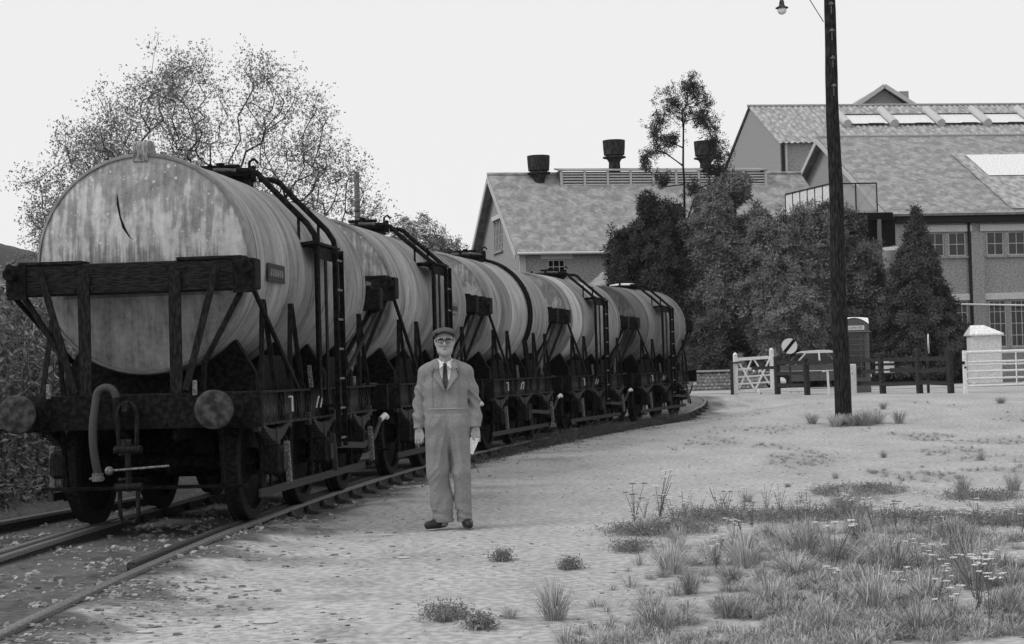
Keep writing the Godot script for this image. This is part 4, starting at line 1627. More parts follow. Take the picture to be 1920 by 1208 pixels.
# grows branches from the given stems to every one of the points, then lays bark round them
func grow(stems: Array, points: Array, tip: float, power: float, wander: float) -> Array:
	var pos := PackedVector3Array()
	var par := PackedInt32Array()
	var far := PackedFloat32Array()
	for st in stems:
		for i in st.size():
			pos.append(st[i])
			par.append(pos.size() - 2 if i else -1)
			far.append(far[pos.size() - 2] + st[i].distance_to(st[i - 1]) if i else 0.0)
	var base: Vector3 = stems[0][0]
	points.sort_custom(func(a, b): return a.distance_squared_to(base) < b.distance_squared_to(base))
	var tips := []
	for p in points:
		var best := -1
		var least := 1e9
		for i in pos.size():
			var dd: float = pos[i].distance_to(p)
			if dd + far[i] * 0.22 + (0.6 if p.y < pos[i].y - 0.2 else 0.0) < least:
				least = dd + far[i] * 0.22 + (0.6 if p.y < pos[i].y - 0.2 else 0.0)
				best = i
		var from := pos[best]
		var n := clampi(int(from.distance_to(p) / 0.28), 1, 12)
		var last := best
		var bow := Vector3(rng.randfn(), rng.randfn() * 0.5 - 0.4, rng.randfn()) * wander * from.distance_to(p)
		for k in n:
			var t := (k + 1.0) / n
			var q := from.lerp(p, t) + bow * t * (1.0 - t)
			pos.append(q)
			par.append(last)
			far.append(far[last] + pos[last].distance_to(q))
			last = pos.size() - 1
		tips.append(last)
	var flow := PackedFloat32Array()
	flow.resize(pos.size())
	for t in tips:
		flow[t] += 1.0
	for i in range(pos.size() - 1, -1, -1):
		if par[i] >= 0:
			flow[par[i]] += flow[i]
	var s := B()
	s.set_smooth_group(1)
	var rad := func(i: int) -> float: return tip * pow(maxf(flow[i], 1.0), power)
	for i in pos.size():
		if par[i] < 0:
			continue
		var a := pos[par[i]]
		var b := pos[i]
		var z := (b - a).normalized()
		var x := z.cross(Vector3.UP if absf(z.y) < 0.9 else Vector3.RIGHT).normalized()
		var y := z.cross(x)
		var ra: float = minf(rad.call(par[i]), rad.call(i) * 1.5)
		var rb: float = rad.call(i)
		var n := 3 if rb < 0.02 else (5 if rb < 0.06 else 8)
		for k in n:
			var c0 := x * cos(TAU * k / n) + y * sin(TAU * k / n)
			var c1 := x * cos(TAU * (k + 1) / n) + y * sin(TAU * (k + 1) / n)
			quad(s, a + c0 * ra, a + c1 * ra, b + c1 * rb, b + c0 * rb)
	return [s, pos, par, tips]

func outline_points(poly: PackedVector2Array, n: int, depth: float, z: float, gap := 0.0) -> Array:
	var lo := poly[0]
	var hi := poly[0]
	for p in poly:
		lo = lo.min(p)
		hi = hi.max(p)
	var clump := noise(FastNoiseLite.TYPE_SIMPLEX_SMOOTH, 0.7, 2, 77)
	var out := []
	var guard := 0
	while out.size() < n and guard < 60000:
		guard += 1
		var p := Vector2(rng.randf_range(lo.x, hi.x), rng.randf_range(lo.y, hi.y))
		if not Geometry2D.is_point_in_polygon(p, poly):
			continue
		var q := Vector3(p.x, p.y, z + clampf(rng.randfn() * 0.45, -1, 1) * depth)
		if clump.get_noise_3dv(q) < gap - 0.5 + rng.randf() * 0.3:
			continue
		out.append(q)
	return out

func bush(called: String, label: String, at: Vector3, blobs: Array, each: int, size: float, tone: float, mesh: Mesh, m: Material, group := "", stems := true) -> Node3D:
	var t := thing(called, label, "shrub" if called != "conical_conifer" else "conifer", at, 0.0, group)
	var xfs := []
	var cols := PackedFloat32Array()
	var lump := noise(FastNoiseLite.TYPE_SIMPLEX_SMOOTH, 0.55, 3, int(at.x * 10.0) + 5)
	var volume := 0.0
	for b in blobs:
		volume += pow(b[3] * b[4] * b[5], 0.667)
	for b in blobs:
		var c := Vector3(b[0], b[1], b[2])
		var r := Vector3(b[3], b[4], b[5])
		var n := int(each * pow(b[3] * b[4] * b[5], 0.667) / volume)
		for i in n:
			var dir := Vector3(rng.randfn(), rng.randfn(), rng.randfn()).normalized()
			var k := 0.95 + 0.75 * lump.get_noise_3dv((c + dir * r) * 2.4)
			if rng.randf() < 0.3:
				k *= rng.randf_range(0.5, 0.92)
			else:
				k *= rng.randf_range(0.9, 1.04)
			var p := c + dir * r * k
			if p.y < 0.05:
				continue
			var b2 := facing((dir / r).normalized() + Vector3(0, 0.25, 0))
			xfs.append(Transform3D(b2.scaled(Vector3.ONE * size * rng.randf_range(0.7, 1.3)), p))
			cols.append(tone * rng.randf_range(0.5, 1.5))
	scatter("foliage", mesh, xfs, cols, m, t)
	if stems:
		var s := B()
		for i in mini(blobs.size(), 6):
			var b: Array = blobs[i]
			var foot := Vector3(b[0] * 0.55, -0.3, b[2] * 0.55)
			tube(s, [foot, foot.lerp(Vector3(b[0], b[1], b[2]), 0.5) + Vector3(0.1, 0, 0.05), Vector3(b[0], b[1], b[2])], [0.14, 0.1, 0.05], 6)
		part("stem", s, M.bark, t)
	return t

func make_trees() -> void:
	var leaf := tinted(1.0, 0.8, 0.12)
	var spray := leaf_mesh(9, 0.13, 0.028, 0.17, 4)
	var needle := pad_mesh(16, 0.17, 0.022, 0.19, 5)
	# --- the sparse broadleaf tree behind the first wagon
	var t := thing("sparse_tree", "wide sparse-leaved tree spreading behind the nearest tank", "tree", Vector3(-6.3, 0.6, -36))
	var poly := PackedVector2Array([Vector2(-10.1, 4.4), Vector2(-10.1, 5.3), Vector2(-9.7, 6.1), Vector2(-9.2, 6.7), Vector2(-8.4, 7.2), Vector2(-7.6, 7.7), Vector2(-7.0, 8.3), Vector2(-6.6, 8.6), Vector2(-6.1, 7.9), Vector2(-5.6, 7.3), Vector2(-5.3, 8.2), Vector2(-4.7, 7.9), Vector2(-3.8, 7.4), Vector2(-3.5, 6.7), Vector2(-3.3, 6.1), Vector2(-2.9, 5.7), Vector2(-2.6, 4.8), Vector2(-3.0, 4.0), Vector2(-4.4, 3.3), Vector2(-8.0, 2.8), Vector2(-10.0, 3.4)])
	for i in poly.size():
		poly[i] -= Vector2(-6.3, 0.6)
	var pts := outline_points(poly, 950, 1.9, 0.0, 0.0)
	var stems := [[Vector3(0, -0.2, 0), Vector3(0.05, 1.0, 0), Vector3(-0.1, 2.2, 0.1), Vector3(0.05, 3.4, 0.0), Vector3(0.1, 4.6, 0)], [Vector3(0.5, -0.2, 0.2), Vector3(0.9, 1.2, 0.2), Vector3(1.15, 2.6, 0.1), Vector3(1.4, 3.6, 0)], [Vector3(-0.3, -0.2, -0.2), Vector3(-1.0, 1.4, -0.1), Vector3(-1.8, 2.8, 0)]]
	var g := grow(stems, pts, 0.005, 0.42, 0.22)
	part("trunk", g[0], M.bark, t)
	var xfs := []
	var cols := PackedFloat32Array()
	var pos: PackedVector3Array = g[1]
	var par: PackedInt32Array = g[2]
	for tip in g[3]:
		var p := pos[tip]
		var n := 19 if p.x < -0.4 else 11
		for k in n:
			var q := p.lerp(pos[par[tip]], rng.randf()) + Vector3(rng.randfn(), rng.randfn(), rng.randfn()) * 0.16
			xfs.append(Transform3D(any_turn().scaled(Vector3.ONE * rng.randf_range(0.55, 1.1)), q))
			cols.append(rng.randf_range(0.14, 0.34))
	scatter("crown", leaf_mesh(5, 0.07, 0.019, 0.13, 9), xfs, cols, leaf, t)
	# --- the tall thin tree by the dairy
	t = thing("tall_thin_tree", "tall thin tree with bare lower trunk rising above the shrubs", "tree", Vector3(7.75, 0.45, -76))
	pts = []
	for c in [[0.0, 13.7, 0.9, 0.5], [-0.5, 13.2, 0.7, 0.5], [0.6, 13.3, 0.6, 0.5], [-0.9, 12.5, 0.4, 0.6], [1.0, 12.6, 0.45, 0.6], [-1.1, 11.8, 0.35, 0.5], [1.3, 11.9, 0.4, 0.6], [0.1, 12.7, 0.7, 0.5], [0.7, 12.4, 0.4, 0.3], [-1.0, 11.2, 0.45, 0.35], [-1.5, 10.6, 0.25, 0.35], [1.35, 11.2, 0.4, 0.5], [1.5, 10.7, 0.4, 0.4], [1.1, 10.2, 0.4, 0.3], [-0.9, 9.7, 0.2, 0.3], [0.4, 13.9, 0.5, 0.35], [1.4, 10.0, 0.3, 0.3], [0.3, 9.3, 0.3, 0.2], [-0.5, 11.5, 0.3, 0.2]]:
		for k in 15:
			pts.append(Vector3(c[0] * 1.08 + rng.randfn() * c[2] * 0.42, c[1] - 0.55 + rng.randfn() * c[3] * 0.5, rng.randfn() * 0.45))
	g = grow([[Vector3(0, -0.3, 0), Vector3(0.0, 3, 0), Vector3(-0.06, 7, 0), Vector3(0.0, 9.0, 0), Vector3(-0.03, 9.8, 0), Vector3(0.0, 10.6, 0), Vector3(0.03, 11.4, 0), Vector3(0.0, 12.2, 0), Vector3(0.02, 12.9, 0)]], pts, 0.008, 0.36, 0.1)
	part("trunk", g[0], M.bark, t)
	xfs = []
	cols = PackedFloat32Array()
	pos = g[1]
	for tip in g[3]:
		for k in 8:
			xfs.append(Transform3D(any_turn().scaled(Vector3.ONE * rng.randf_range(0.5, 1.0)), pos[tip] + Vector3(rng.randfn(), rng.randfn(), rng.randfn()) * 0.13))
			cols.append(rng.randf_range(0.025, 0.08))
	scatter("crown", spray, xfs, cols, leaf, t)
	# --- the shrubs between road and dairy, dark ones first
	bush("dark_evergreen_shrub", "darkest feathery evergreen just left of the bare trunk, above the last wagons", Vector3(5.9, 0.45, -74.5), [[-0.95, 4.0, 0.2, 0.85, 2.6, 0.9], [-1.15, 5.6, 0, 0.55, 1.3, 0.6], [0.2, 6.6, -0.2, 0.95, 1.0, 0.9], [0.9, 7.2, 0.1, 0.8, 0.9, 0.8], [0.7, 5.2, 0.3, 1.3, 1.8, 1.2], [0.1, 7.9, 0, 0.45, 0.5, 0.4], [-0.3, 2.2, 0.5, 1.4, 2.1, 1.2], [1.2, 3.0, 0.4, 1.3, 2.3, 1.2]], 15000, 0.95, 0.045, needle, leaf, "shrubs between the road and the dairy")
	bush("feathery_shrub", "feathery grey shrub at the foot of the tall thin tree", Vector3(8.6, 0.45, -74), [[0, 4.3, 0, 1.3, 2.3, 1.3], [-0.3, 6.3, 0, 1.0, 1.3, 1.0], [0.3, 7.9, -0.3, 0.75, 0.9, 0.7], [1.2, 8.6, -0.6, 0.6, 0.7, 0.5], [1.1, 5.6, 0, 1.0, 1.4, 1.0], [0.9, 3.4, 0.5, 1.2, 2.0, 1.0], [0.2, 7.0, 0.4, 0.7, 0.8, 0.6]], 15000, 0.95, 0.16, needle, leaf, "shrubs between the road and the dairy")
	bush("feathery_shrub", "broad rounded grey-green shrub behind the road sign", Vector3(11.6, 0.45, -73.5), [[-0.6, 5.0, 0, 1.6, 2.2, 1.4], [0.9, 5.7, 0, 1.5, 1.7, 1.3], [0.2, 4.0, 0.7, 1.8, 2.0, 1.2], [1.4, 3.6, 0.5, 1.4, 2.0, 1.2], [-1.0, 6.6, -0.2, 0.9, 0.8, 0.8], [-0.9, 3.0, 0.6, 1.3, 2.0, 1.0], [0.4, 2.0, 0.8, 1.8, 1.6, 1.0]], 19000, 0.95, 0.15, needle, leaf, "shrubs between the road and the dairy")
	bush("feathery_shrub", "tall tapering shrub just behind the lamp pole and telephone kiosk", Vector3(13.85, 0.45, -73), [[-0.3, 5.2, 0, 1.2, 2.0, 1.2], [0.6, 4.3, 0, 1.2, 2.3, 1.1], [-0.2, 6.5, -0.1, 0.8, 1.0, 0.7], [0.9, 2.8, 0.3, 1.2, 2.0, 1.0], [-0.6, 2.8, 0.4, 1.4, 2.0, 1.1]], 15000, 0.95, 0.13, needle, leaf, "shrubs between the road and the dairy")
	bush("low_rounded_shrub", "paler low shrub standing in front of the dark shrub mass above the car", Vector3(11.3, 0.5, -70), [[0.2, 2.7, 0, 1.1, 1.1, 0.9], [-0.6, 2.1, 0.1, 0.9, 1.2, 0.8], [0.9, 2.1, 0, 0.9, 1.2, 0.8]], 7500, 0.8, 0.17, needle, leaf, "low shrubs by the road")
	bush("low_rounded_shrub", "small dark shrub behind the white wicket gate", Vector3(8.2, 0.5, -72), [[0, 1.6, 0, 0.9, 1.3, 0.7], [0.4, 2.3, 0.1, 0.6, 0.9, 0.6], [-0.8, 1.2, 0, 0.7, 1.0, 0.6]], 6000, 0.8, 0.1, needle, leaf, "low shrubs by the road")
	bush("low_rounded_shrub", "dark shrub filling the gap beside the last wagon above the stone wall", Vector3(5.6, 0.5, -74), [[0, 1.4, 0, 1.3, 1.3, 0.8], [-1.6, 1.3, 0.3, 1.2, 1.4, 0.8], [1.2, 1.4, 0.2, 1.0, 1.3, 0.8]], 7500, 0.85, 0.07, needle, leaf, "low shrubs by the road")
	bush("low_rounded_shrub", "dark low growth between telephone kiosk and conical conifer", Vector3(13.0, 0.5, -70.5), [[0, 1.2, 0, 1.6, 1.2, 0.7], [1.7, 1.4, 0.2, 1.2, 1.3, 0.7], [-1.4, 1.3, 0, 1.1, 1.3, 0.7]], 7500, 0.85, 0.06, needle, leaf, "low shrubs by the road")
	# --- conical conifer
	var cone := []
	for k in 13:
		var y := 0.6 + k * 0.5
		var r := 0.06 + 2.15 * (1.0 - y / 7.0)
		cone.append([rng.randf_range(-0.1, 0.1) * r, y, 0, r, 0.6, r])
	for k in 46:
		var y := rng.randf_range(0.6, 5.4)
		var r := 2.15 * (1.0 - y / 7.0)
		var a := rng.randf() * TAU
		cone.append([cos(a) * r * 0.9, y, sin(a) * r * 0.9, 0.26, 0.5, 0.26])
	cone.append([1.75, 1.0, 0, 0.6, 1.1, 0.6])
	bush("conical_conifer", "dark conical conifer in front of the dairy block", Vector3(16.45, 0.45, -70), cone, 24000, 0.8, 0.075, needle, leaf, "", true)
	# --- far trees beyond the train
	bush("far_tree", "rounded far tree showing over the second and third tanks", Vector3(-4.7, 0.45, -96), [[-0.6, 7.6, 0, 1.7, 2.0, 1.5], [1.0, 6.8, 0, 1.5, 1.7, 1.4], [-2.2, 6.6, 0, 1.4, 1.7, 1.2], [-0.3, 4.0, 0, 3.2, 3.2, 2.0]], 7000, 1.2, 0.2, spray, leaf, "far trees beyond the train")
	bush("far_tree", "low far tree at the foot of the telegraph post beyond the train", Vector3(-11.5, 0.45, -98), [[0, 4.6, 0, 3.0, 2.6, 2.0], [3.6, 4.2, 0, 2.6, 2.4, 2.0], [-4.2, 4.2, 0, 3.0, 2.6, 2.0]], 6000, 1.3, 0.18, spray, leaf, "far trees beyond the train")
	# --- brambles on the bank behind the train
	xfs = []
	cols = PackedFloat32Array()
	var lump := noise(FastNoiseLite.TYPE_SIMPLEX_SMOOTH, 0.5, 3, 31)
	for i in 26000:
		var d := 16.5 + pow(rng.randf(), 1.6) * 34.0
		var off := -3.05 - rng.randf() * 3.4
		var p := beside(d, off)
		var top := 1.75 * smoothstep(-2.9, -4.4, off) * (1.0 + 0.5 * lump.get_noise_2d(p.x, p.z))
		var y := ground_h(p.x, -p.z) + top * (1.0 - pow(rng.randf(), 1.5))
		xfs.append(Transform3D(any_turn().scaled(Vector3.ONE * rng.randf_range(0.5, 1.1)), Vector3(p.x, y, p.z)))
		cols.append(rng.randf_range(0.12, 0.42))
	var br := scatter("undergrowth", leaf_mesh(7, 0.11, 0.03, 0.16, 13), xfs, cols, leaf, self, true)
	tag(br, "tangle of brambles and weeds on the bank behind the train", "undergrowth")
	xfs = []
	cols = PackedFloat32Array()
	for i in 1500:
		var d := 16.8 + pow(rng.randf(), 1.5) * 12.0
		var off := -3.5 - rng.randf() * 2.4
		var p := beside(d, off)
		xfs.append(Transform3D(Basis.from_euler(Vector3(rng.randfn() * 0.35, rng.randf() * TAU, rng.randfn() * 0.35)).scaled(Vector3.ONE * rng.randf_range(0.6, 1.3)), Vector3(p.x, ground_h(p.x, -p.z) + rng.randf() * 0.9, p.z)))
		cols.append(rng.randf_range(0.12, 0.4))
	var stem := B()
	tube(stem, [Vector3(0, 0, 0), Vector3(0.03, 0.4, 0), Vector3(0.12, 0.75, 0.03)], [0.007, 0.006, 0.003], 4)
	br = scatter("dry_stems", done(stem), xfs, cols, leaf, self, true)
	tag(br, "dry pale stems standing in the brambles behind the train", "undergrowth")

# ---------------------------------------------------------------- fence, gates, car, kiosk, signs
func gh(x: float, z: float) -> float:
	return ground_h(x, -z)

func make_roadside() -> void:
	var a := Vector3(12.35, 0, -48.2)
	var b := Vector3(7.35, 0, -56.6)
	var s: SurfaceTool
	var on := func(k: float) -> Vector3:
		var p := a.lerp(b, k)
		p.y = gh(p.x, p.z)
		return p
	# --- dark post and rail fence
	var t := thing("post_and_rail_fence", "dark wooden post and rail fence between field gate and wicket gate", "fence")
	var posts := [0.03, 0.155, 0.31, 0.50, 0.655, 0.80]
	for i in posts.size():
		s = B()
		var p: Vector3 = on.call(posts[i])
		var h: float = [1.22, 1.25, 1.18, 1.12, 1.15, 1.2][i]
		box(s, p + Vector3(0, h * 0.5 - 0.15, 0), Vector3(0.16, h + 0.3, 0.14), Basis.from_euler(Vector3(0, 0.5, rng.randf_range(-0.045, 0.045))), 0.015)
		part("post", s, M.fence, t)
	for i in posts.size() - 1:
		for y in [1.0, 0.66, 0.30]:
			if i == 3 and y < 0.9:
				continue
			s = B()
			var p: Vector3 = on.call(posts[i])
			var q: Vector3 = on.call(posts[i + 1])
			bar(s, p + Vector3(0, y + rng.randf_range(-0.03, 0.03), 0.08), q + Vector3(0, y + rng.randf_range(-0.03, 0.03), 0.08), 0.045, 0.12)
			part("rail", s, M.fence, t)
	s = B()
	bar(s, on.call(0.80) + Vector3(0, 0.85, 0.06), on.call(0.93) + Vector3(0, 0.85, 0.06), 0.045, 0.1)
	part("rail", s, M.fence, t)
	# --- notices on the fence
	for k in 2:
		var p: Vector3 = on.call(0.285 if k == 0 else 0.335)
		t = thing("notice_board", ["small white notice with two dark bars on the fence rail", "narrow white notice on the far side of the same fence post"][k], "notice", p + Vector3(0, 0.78, 0.16), 0.35)
		s = B()
		var wd := 0.36 if k == 0 else 0.12
		box(s, Vector3.ZERO, Vector3(wd, 0.38, 0.015), Basis.IDENTITY, 0.003)
		part("board", s, M.fence, t)
		for y in [0.14, -0.01, -0.14]:
			s = B()
			box(s, Vector3(0.0, y, 0.011), Vector3(wd * 0.96, 0.06 if y != -0.01 else 0.1, 0.008))
			part("white_strip", s, M.white, t)
	# --- white steel field gate
	t = thing("field_gate", "white tubular field gate at the edge of the yard", "gate", Vector3(12.5, gh(12.5, -48.0), -48.0), deg_to_rad(4))
	var tubes := [[1.13, 0.045], [0.86, 0.03], [0.78, 0.026], [0.60, 0.03], [0.40, 0.03], [0.20, 0.03]]
	for y in tubes:
		s = B()
		tube(s, [Vector3(0, y[0], 0), Vector3(4.2, y[0] + 0.02, 0)], y[1], 8)
		part("bar", s, M.gate, t)
	s = B()
	box(s, Vector3(0.0, 0.59, 0), Vector3(0.11, 1.2, 0.08), Basis.IDENTITY, 0.01)
	part("head_post", s, M.gate, t)
	for x in [1.45, 2.85, 4.2]:
		s = B()
		tube(s, [Vector3(x, 0.18, 0.02), Vector3(x, 1.13, 0.02)], 0.02, 8)
		part("upright", s, M.gate, t)
	for q in [[0.15, 0.2, 1.2, 0.86], [1.55, 0.2, 2.7, 0.9]]:
		s = B()
		tube(s, [Vector3(q[0], q[1], -0.03), Vector3(q[2], q[3], -0.03)], 0.018, 6)
		part("brace", s, M.gate, t)
	s = B()
	box(s, Vector3(-0.06, 0.85, 0.03), Vector3(0.1, 0.08, 0.06), Basis.IDENTITY, 0.01)
	box(s, Vector3(0.0, 0.72, 0.05), Vector3(0.05, 0.05, 0.03))
	part("latch", s, M.iron, t)
	# --- white wooden wicket gate
	var w0: Vector3 = Vector3(7.28, 0, -56.8)
	t = thing("wicket_gate", "white wooden wicket gate with crossed braces standing beside the track", "gate", Vector3(7.28, gh(7.28, -56.8), -56.8), deg_to_rad(6))
	for p in [[0.0, 1.30], [1.22, 1.42]]:
		s = B()
		box(s, Vector3(p[0], p[1] * 0.5, 0), Vector3(0.13, p[1], 0.11), Basis.IDENTITY, 0.015)
		lathe(s, [Vector2(0.075, 0.0), Vector2(0.06, 0.05), Vector2(0, 0.09)], Transform3D(Basis.IDENTITY, Vector3(p[0], p[1] - 0.005, 0)), 10, true)
		part("post", s, M.gate, t)
	for y in [1.15, 0.83, 0.57, 0.34, 0.10]:
		s = B()
		bar(s, Vector3(0.06, y, 0.0), Vector3(1.17, y + 0.045, 0.0), 0.04, 0.10 if y > 1.1 or y < 0.2 else 0.05)
		part("rail", s, M.gate, t)
	for q in [[0.08, 1.1, 0.62, 0.12, 0.05], [0.62, 0.12, 1.14, 1.15, 0.05], [0.12, 0.2, 0.55, 1.12, -0.05], [0.65, 1.12, 1.14, 0.3, -0.05]]:
		s = B()
		bar(s, Vector3(q[0], q[1], q[4]), Vector3(q[2], q[3], q[4]), 0.055, 0.025, Vector3(0, 0, 1))
		part("brace", s, M.gate, t)
	t = thing("gate_post", "dark post hard against the white wicket gate", "post", Vector3(7.14, gh(7.14, -56.7), -56.7))
	s = B()
	box(s, Vector3(0, 0.5, 0), Vector3(0.1, 1.2, 0.1), Basis.IDENTITY, 0.01)
	bar(s, Vector3(0, 1.03, 0), Vector3(0.3, 1.05, 0), 0.05, 0.05)
	part("shaft", s, M.fence, t)
	# --- pale posts and the low white board by the car
	var cp := Vector3(10.05, gh(10.05, -51.5), -51.5)
	t = thing("concrete_post", "pale concrete gate post half hidden by the lamp pole", "post", cp)
	s = B()
	box(s, Vector3(0, 0.40, 0), Vector3(0.24, 1.0, 0.2), Basis.IDENTITY, 0.02)
	part("shaft", s, M.concrete, t)
	s = B()
	ball(s, Vector3(0, 0.62, 0.1), Vector3(0.02, 0.02, 0.01), 6)
	part("hinge_pin", s, M.iron, t)
	t = thing("marker_post", "thin white marker post with short arm behind the fence", "post", Vector3(9.65, gh(9.65, -53.2), -53.2))
	s = B()
	box(s, Vector3(0, 0.34, 0), Vector3(0.06, 0.86, 0.05), Basis.from_euler(Vector3(0, 0, 0.03)))
	bar(s, Vector3(0, 0.74, 0), Vector3(-0.18, 0.72, 0), 0.03, 0.04)
	part("shaft", s, M.white, t)
	t = thing("low_white_board", "low white kerb board lying along the road by the car", "kerb board", Vector3(8.35, gh(8.6, -56.5), -56.5), deg_to_rad(30))
	s = B()
	box(s, Vector3(0.45, 0.1, 0), Vector3(1.9, 0.12, 0.08), Basis.IDENTITY, 0.01)
	part("plank", s, M.gate, t)
	for x in [-0.35, 1.2]:
		s = B()
		box(s, Vector3(x, 0.0, -0.06), Vector3(0.08, 0.3, 0.04))
		part("stake", s, M.gate, t)
	# --- round road sign, white with a dark diagonal
	t = thing("round_road_sign", "round white road sign with a dark diagonal band behind the fence", "sign", Vector3(9.26, 0.45, -58), deg_to_rad(-6))
	s = B()
	cyl(s, Vector3(0, 1.55, 0), Vector3(0, 1.55, 0.02), 0.26, 28)
	var disc := part("disc", s, M.sign_white, t)
	s = B()
	bar(s, Vector3(-0.165, 1.355, 0.0235), Vector3(0.165, 1.745, 0.0235), 0.105, 0.003, Vector3(0, 0, 1))
	part("diagonal_band", s, M.black, disc)
	s = B()
	cyl(s, Vector3(0, -0.1, -0.03), Vector3(0, 1.7, -0.03), 0.035, 10)
	part("pole", s, M.fence, t)
	t = thing("round_road_sign", "round white road sign seen almost edge-on beside the fence", "sign", Vector3(11.98, gh(11.98, -50), -50.0), deg_to_rad(74))
	s = B()
	cyl(s, Vector3(0, 1.42, 0), Vector3(0, 1.42, 0.03), 0.28, 28)
	disc = part("disc", s, M.sign_white, t)
	s = B()
	bar(s, Vector3(-0.18, 1.21, 0.0335), Vector3(0.18, 1.63, 0.0335), 0.11, 0.003, Vector3(0, 0, 1))
	part("diagonal_band", s, M.black, disc)
	s = B()
	cyl(s, Vector3(0, -0.1, -0.03), Vector3(0, 1.6, -0.03), 0.04, 10)
	part("pole", s, M.fence, t)
	kiosk()
	car()
	# --- pale hut by the dairy
	t = thing("pale_hut", "small pale rendered hut with hipped lid right of the conifer", "hut", Vector3(18.05, 0.45, -66), deg_to_rad(-4))
	s = B()
	box(s, Vector3(0, 0.95, -0.5), Vector3(1.12, 1.9, 1.0), Basis.IDENTITY, 0.02)
	part("wall", s, M.concrete, t)
	s = B()
	var e := [Vector3(-0.64, 1.9, 0.1), Vector3(0.64, 1.9, 0.1), Vector3(0.64, 1.9, -1.1), Vector3(-0.64, 1.9, -1.1)]
	var r := [Vector3(-0.5, 2.24, -0.5), Vector3(0.02, 2.24, -0.5)]
	quad(s, e[0], r[0], r[1], e[1])
	tri(s, e[1], r[1], e[2])
	quad(s, e[2], r[1], r[0], e[3])
	tri(s, e[3], r[0], e[0])
	for k in 4:
		quad(s, e[k], e[(k + 1) % 4], e[(k + 1) % 4] + Vector3(0, -0.06, 0), e[k] + Vector3(0, -0.06, 0))
	quad(s, e[0] + Vector3(0, -0.06, 0), e[1] + Vector3(0, -0.06, 0), e[2] + Vector3(0, -0.06, 0), e[3] + Vector3(0, -0.06, 0))
	part("roof", s, M.skylight, t)
	# --- rubble wall along the road
	t = thing("stone_wall", "low rubble stone wall with coping along the far side of the road", "wall", Vector3(7.0, 0.45, -68.5), deg_to_rad(0))
	var cob := B()
	ball(cob, Vector3.ZERO, Vector3(0.5, 0.5, 0.5), 6)
	var cob_mesh := done(cob)
	var xfs := []
	var cols := PackedFloat32Array()
	for i in 60:
		for j in 5:
			var p := Vector3(-6.0 + i * 0.165 + (0.08 if j % 2 else 0.0) + rng.randf_range(-0.02, 0.02), 0.08 + j * 0.135, 0.0)
			xfs.append(Transform3D(Basis.from_euler(Vector3(rng.randfn() * 0.3, rng.randfn() * 0.3, rng.randfn() * 0.5)).scaled(Vector3(rng.randf_range(0.14, 0.21), rng.randf_range(0.11, 0.17), 0.3)), p))
			cols.append(rng.randf_range(0.16, 0.42))
	var st := scatter("stones", cob_mesh, xfs, cols, tinted(1.0, 0.9), t, true)
	s = B()
	box(s, Vector3(-1.1, 0.32, -0.05), Vector3(9.9, 0.66, 0.2))
	part("core", s, M.brick, t)
	s = B()
	box(s, Vector3(-1.1, 0.76, 0), Vector3(10.0, 0.08, 0.36), Basis.IDENTITY, 0.015)
	part("coping", s, M.brick, t)

